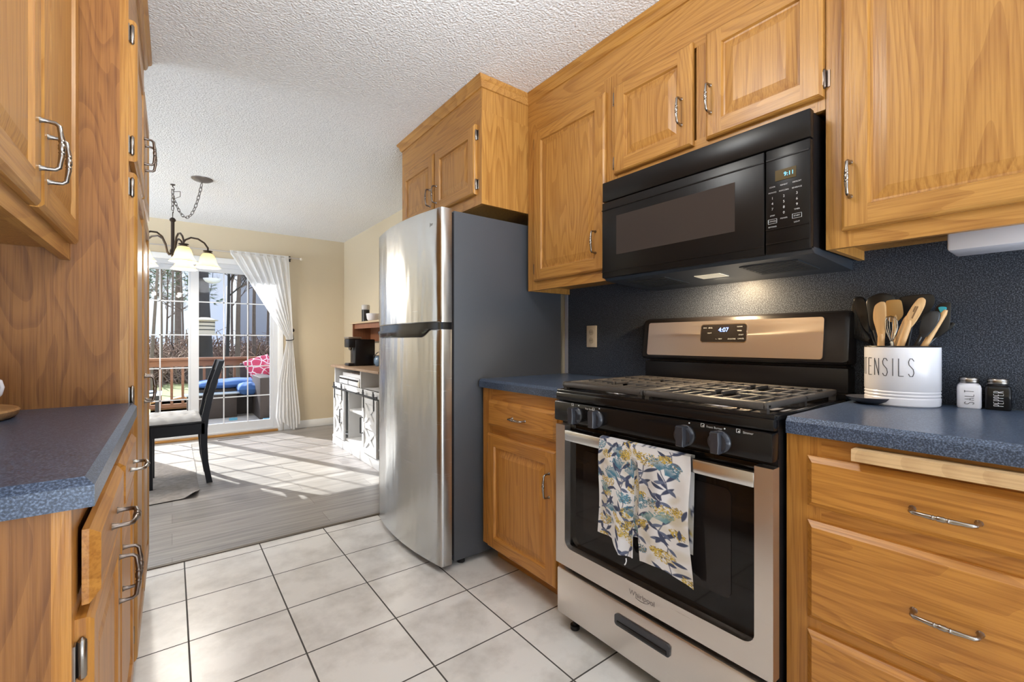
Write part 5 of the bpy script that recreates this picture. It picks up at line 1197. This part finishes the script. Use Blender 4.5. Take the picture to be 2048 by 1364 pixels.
# hanging bird feeder
bf = thing('bird_feeder', 'cream bird feeder hanging under a white dome outside the right pane', 'bird feeder', (.55, 10.2, 1.2))
fp = atd(410, 655, 9.6); fd = atd(425, 562, 9.6)
m = MB(); m.lathe([(.17, 0), (.165, .02), (.13, .07), (.06, .10), (.01, .11), (.001, .11)], fd + Vector((0, 0, .05)), (0, 0, -1), 28); part('dome', m, plain('white dome', (0.75, 0.76, 0.78), 0.3), bf)
m = MB(); m.lathe([(.001, .22), (.08, .215), (.24, .165), (.24, .15), (.18, .14), (.18, -.12), (.22, -.13), (.22, -.155), (.001, -.16)], fp, seg=20); part('body', m, FEEDM, bf)
m = MB()
for q in (.02, .10, -.06): m.lathe([(.1805, q), (.186, q + .01), (.1805, q + .02)], fp, seg=20, cap=False)
part('perch_ring', m, HINGED, bf)
m = MB(); m.tube([fp + Vector((0, 0, .28)), Vector((fd.x, fd.y, fd.z)), Vector((fd.x + .1, fd.y + .2, 4.6))], .006, 6); part('wire', m, HINGED, bf)

# neighbour house far behind
hs = thing('neighbour_house', 'pale grey house far behind the bare trees', 'house', (7, 33, -.45))
m = MB(); m.box(3.0, 14, 30, 37, -.45, 4.9); part('wall', m, HOUSEM, hs)
m = MB(); m.prism([(2.6, 29.6, 4.9), (14.4, 29.6, 4.9), (14.4, 33.5, 7.2), (2.6, 33.5, 7.2)], (0, .3, .1)); part('roof', m, plain('grey shingle', (0.24, 0.24, 0.26), 0.9), hs)
for x in (4.6, 7.2, 10.4):
    m = MB(); m.box(x, x + 1.0, 29.95, 30.02, 1.4, 2.9); part('window', m, plain('dim window', (0.12, 0.14, 0.17), 0.2) if x < 5 else bpy.data.materials['dim window'], hs)

# bare trees
def bare_tree(label, base, h, r, mat, seed, lean=(0, 0), depth=3, group='bare trees beyond the deck', nb=20, bl=1.0, u_thin=True):
    rn = random.Random(seed); b = Vector(base); t = thing('bare_tree', label, 'tree', b, group)
    tr = []; n_ = 9
    for k in range(n_ + 1):
        f = k / n_; tr.append(b + Vector((lean[0] * f * h + .10 * math.sin(f * 5 + seed) * r * 6, lean[1] * f * h + .08 * math.cos(f * 4 + seed) * r * 6, h * f)))
    m = MB(); r *= .72 if u_thin else 1; m.tube(tr, [r * (1.25 if k == 0 else 1) * (1 - .82 * k / n_) for k in range(n_ + 1)], 9); part('trunk', m, mat, t)
    m = MB()
    def branch(p, d, L, rad, dep):
        pts = [p]; dd = d.normalized()
        for k in range(4):
            dd = (dd + Vector((rn.uniform(-.3, .3), rn.uniform(-.3, .3), rn.uniform(-.12, .30)))).normalized(); pts.append(pts[-1] + dd * L / 4)
        m.tube(pts, [rad, rad * .8, rad * .6, rad * .42, rad * .2], 5, cap=False)
        if dep > 0:
            for k in range(rn.randint(3, 5)):
                i = rn.randint(1, 4); nd = (dd + Vector((rn.uniform(-1, 1), rn.uniform(-1, 1), rn.uniform(-.25, .7)))).normalized()
                branch(pts[i], nd, L * rn.uniform(.45, .7), rad * .55, dep - 1)
    for k in range(nb):
        f = rn.uniform(.28, .98); i = min(n_ - 1, int(f * n_)); p = tr[i].lerp(tr[i + 1], f * n_ - i); a = rn.uniform(0, 2 * math.pi)
        branch(p, Vector((math.cos(a), math.sin(a), rn.uniform(.1, .8))), h * bl * rn.uniform(.12, .24), r * (1 - .75 * f) * .55, depth)
    part('branches', m, mat, t); return t
def gp(u, d): p = atd(u, 682, d); return (p.x, p.y, -.46)
LAB = [('thick dark tree just behind the deck railing at the middle of the door', 413, 10.2, 11, .19, BARKD, 3, (0, .01)),
       ('slim leaning tree at the left edge of the left pane', 303, 13, 9, .07, BARK, 5, (.03, 0)),
       ('twisted brown tree in the left pane just left of its grid bar', 318, 15, 10, .075, BARK, 8, (.02, 0)),
       ('thin straight tree right of the grid bar in the left pane', 347, 18, 10, .075, BARK, 11, (-.01, 0)),
       ('thin tree close to the centre stile in the left pane', 366, 20, 10, .07, BARK, 13, (-.02, 0)),
       ('stout grey tree in the middle column of the right pane', 480, 16, 12, .12, BARK, 17, (.0, 0)),
       ('dark tree right of the thick trunk in the right pane', 452, 16, 11, .09, BARKD, 19, (.01, 0)),
       ('grey tree in the right column of the right pane', 512, 18, 12, .11, BARK, 23, (-.005, 0)),
       ('slender tree between the two stout trunks of the right pane', 498, 22, 12, .08, BARK, 29, (.0, 0)),
       ('tree behind the edge of the tied curtain', 535, 19, 12, .08, BARK, 31, (.0, 0)),
       ('far thin tree low in the left pane behind the leaning ones', 333, 25, 10, .08, BARK, 37, (.0, 0)),
       ('far grey tree beside the neighbouring house', 466, 20, 11, .08, BARK, 41, (.0, 0))]
for lab, u, d, h, r, mat, sd, ln in LAB: bare_tree(lab, gp(u, d), h, r, mat, sd, ln, bl=.45 if u in (303, 413) else 1, u_thin=u != 413)
# pine
pb = Vector(gp(356, 25)); pn = thing('pine_tree', 'green pine behind the left pane of the door', 'tree', pb)
m = MB(); m.tube([pb, pb + Vector((0, 0, 9))], [.2, .05], 8); part('trunk', m, BARK, pn)
m = MB()
for k in range(900):
    f = rnd.uniform(.42, 1.0); rr_ = (1.05 - f) * 3.4 * math.sqrt(rnd.uniform(.1, 1)); a = rnd.uniform(0, 6.28); c0 = pb + Vector((rr_ * math.cos(a), rr_ * math.sin(a), 9.5 * f - rr_ * .12))
    for q in range(7):
        d = Vector((rnd.uniform(-1, 1) + math.cos(a), rnd.uniform(-1, 1) + math.sin(a), rnd.uniform(-.6, .5))).normalized() * rnd.uniform(.18, .34); s = d.orthogonal().normalized() * .022
        m.add([c0 - s, c0 + s, c0 + d], [(0, 1, 2)])
part('needles', m, NEEDLE, pn, recalc=False, flat=True)
# brush bank
m = MB()
for k in range(9000):
    x = rnd.uniform(-7, 20); y = rnd.uniform(20, 27); p = Vector((x, y, -.46)); hgt = rnd.uniform(.5, 2.0)
    a = Vector((rnd.uniform(-1.2, 1.2), rnd.uniform(-.5, .5), rnd.uniform(.4, 1))).normalized() * hgt; b = a + Vector((rnd.uniform(-.6, .6), rnd.uniform(-.3, .3), rnd.uniform(-.4, .3)))
    m.tube([p, p + a, p + b], [.024, .018, .008], 3, cap=False)
solo('brush', m, TWIG, 'tangled bare brush bank beyond the lawn', 'brush', kind='stuff', angle=180, recalc=False)
m = MB(); m.grid(lambda u, v: (-25 + 70 * u, 21.5 + 9 * v, -.46 + .95 * math.sin(min(1, v * 1.6) * math.pi / 2) + .12 * math.sin(u * 60) * math.sin(v * 9)), 80, 16); struct('hill_1', m, plain('leaf litter', (0.12, 0.085, 0.068), 0.95, var=.5, vscale=3))

# kitchen ceiling lamp above the camera
cl_ = thing('ceiling_light', 'round flush ceiling lamp above the kitchen aisle', 'light fixture', (.52, .98, ZC))
m = MB(); m.lathe([(.19, 0), (.19, .02), (.185, .03), (.001, .03)], (.52, .98, ZC), (0, 0, -1), 36); part('base', m, CHROME, cl_)
m = MB(); m.lathe([(.175, .03), (.165, .05), (.12, .072), (.05, .082), (.001, .083)], (.52, .98, ZC), (0, 0, -1), 36); part('shade', m, DOME, cl_)
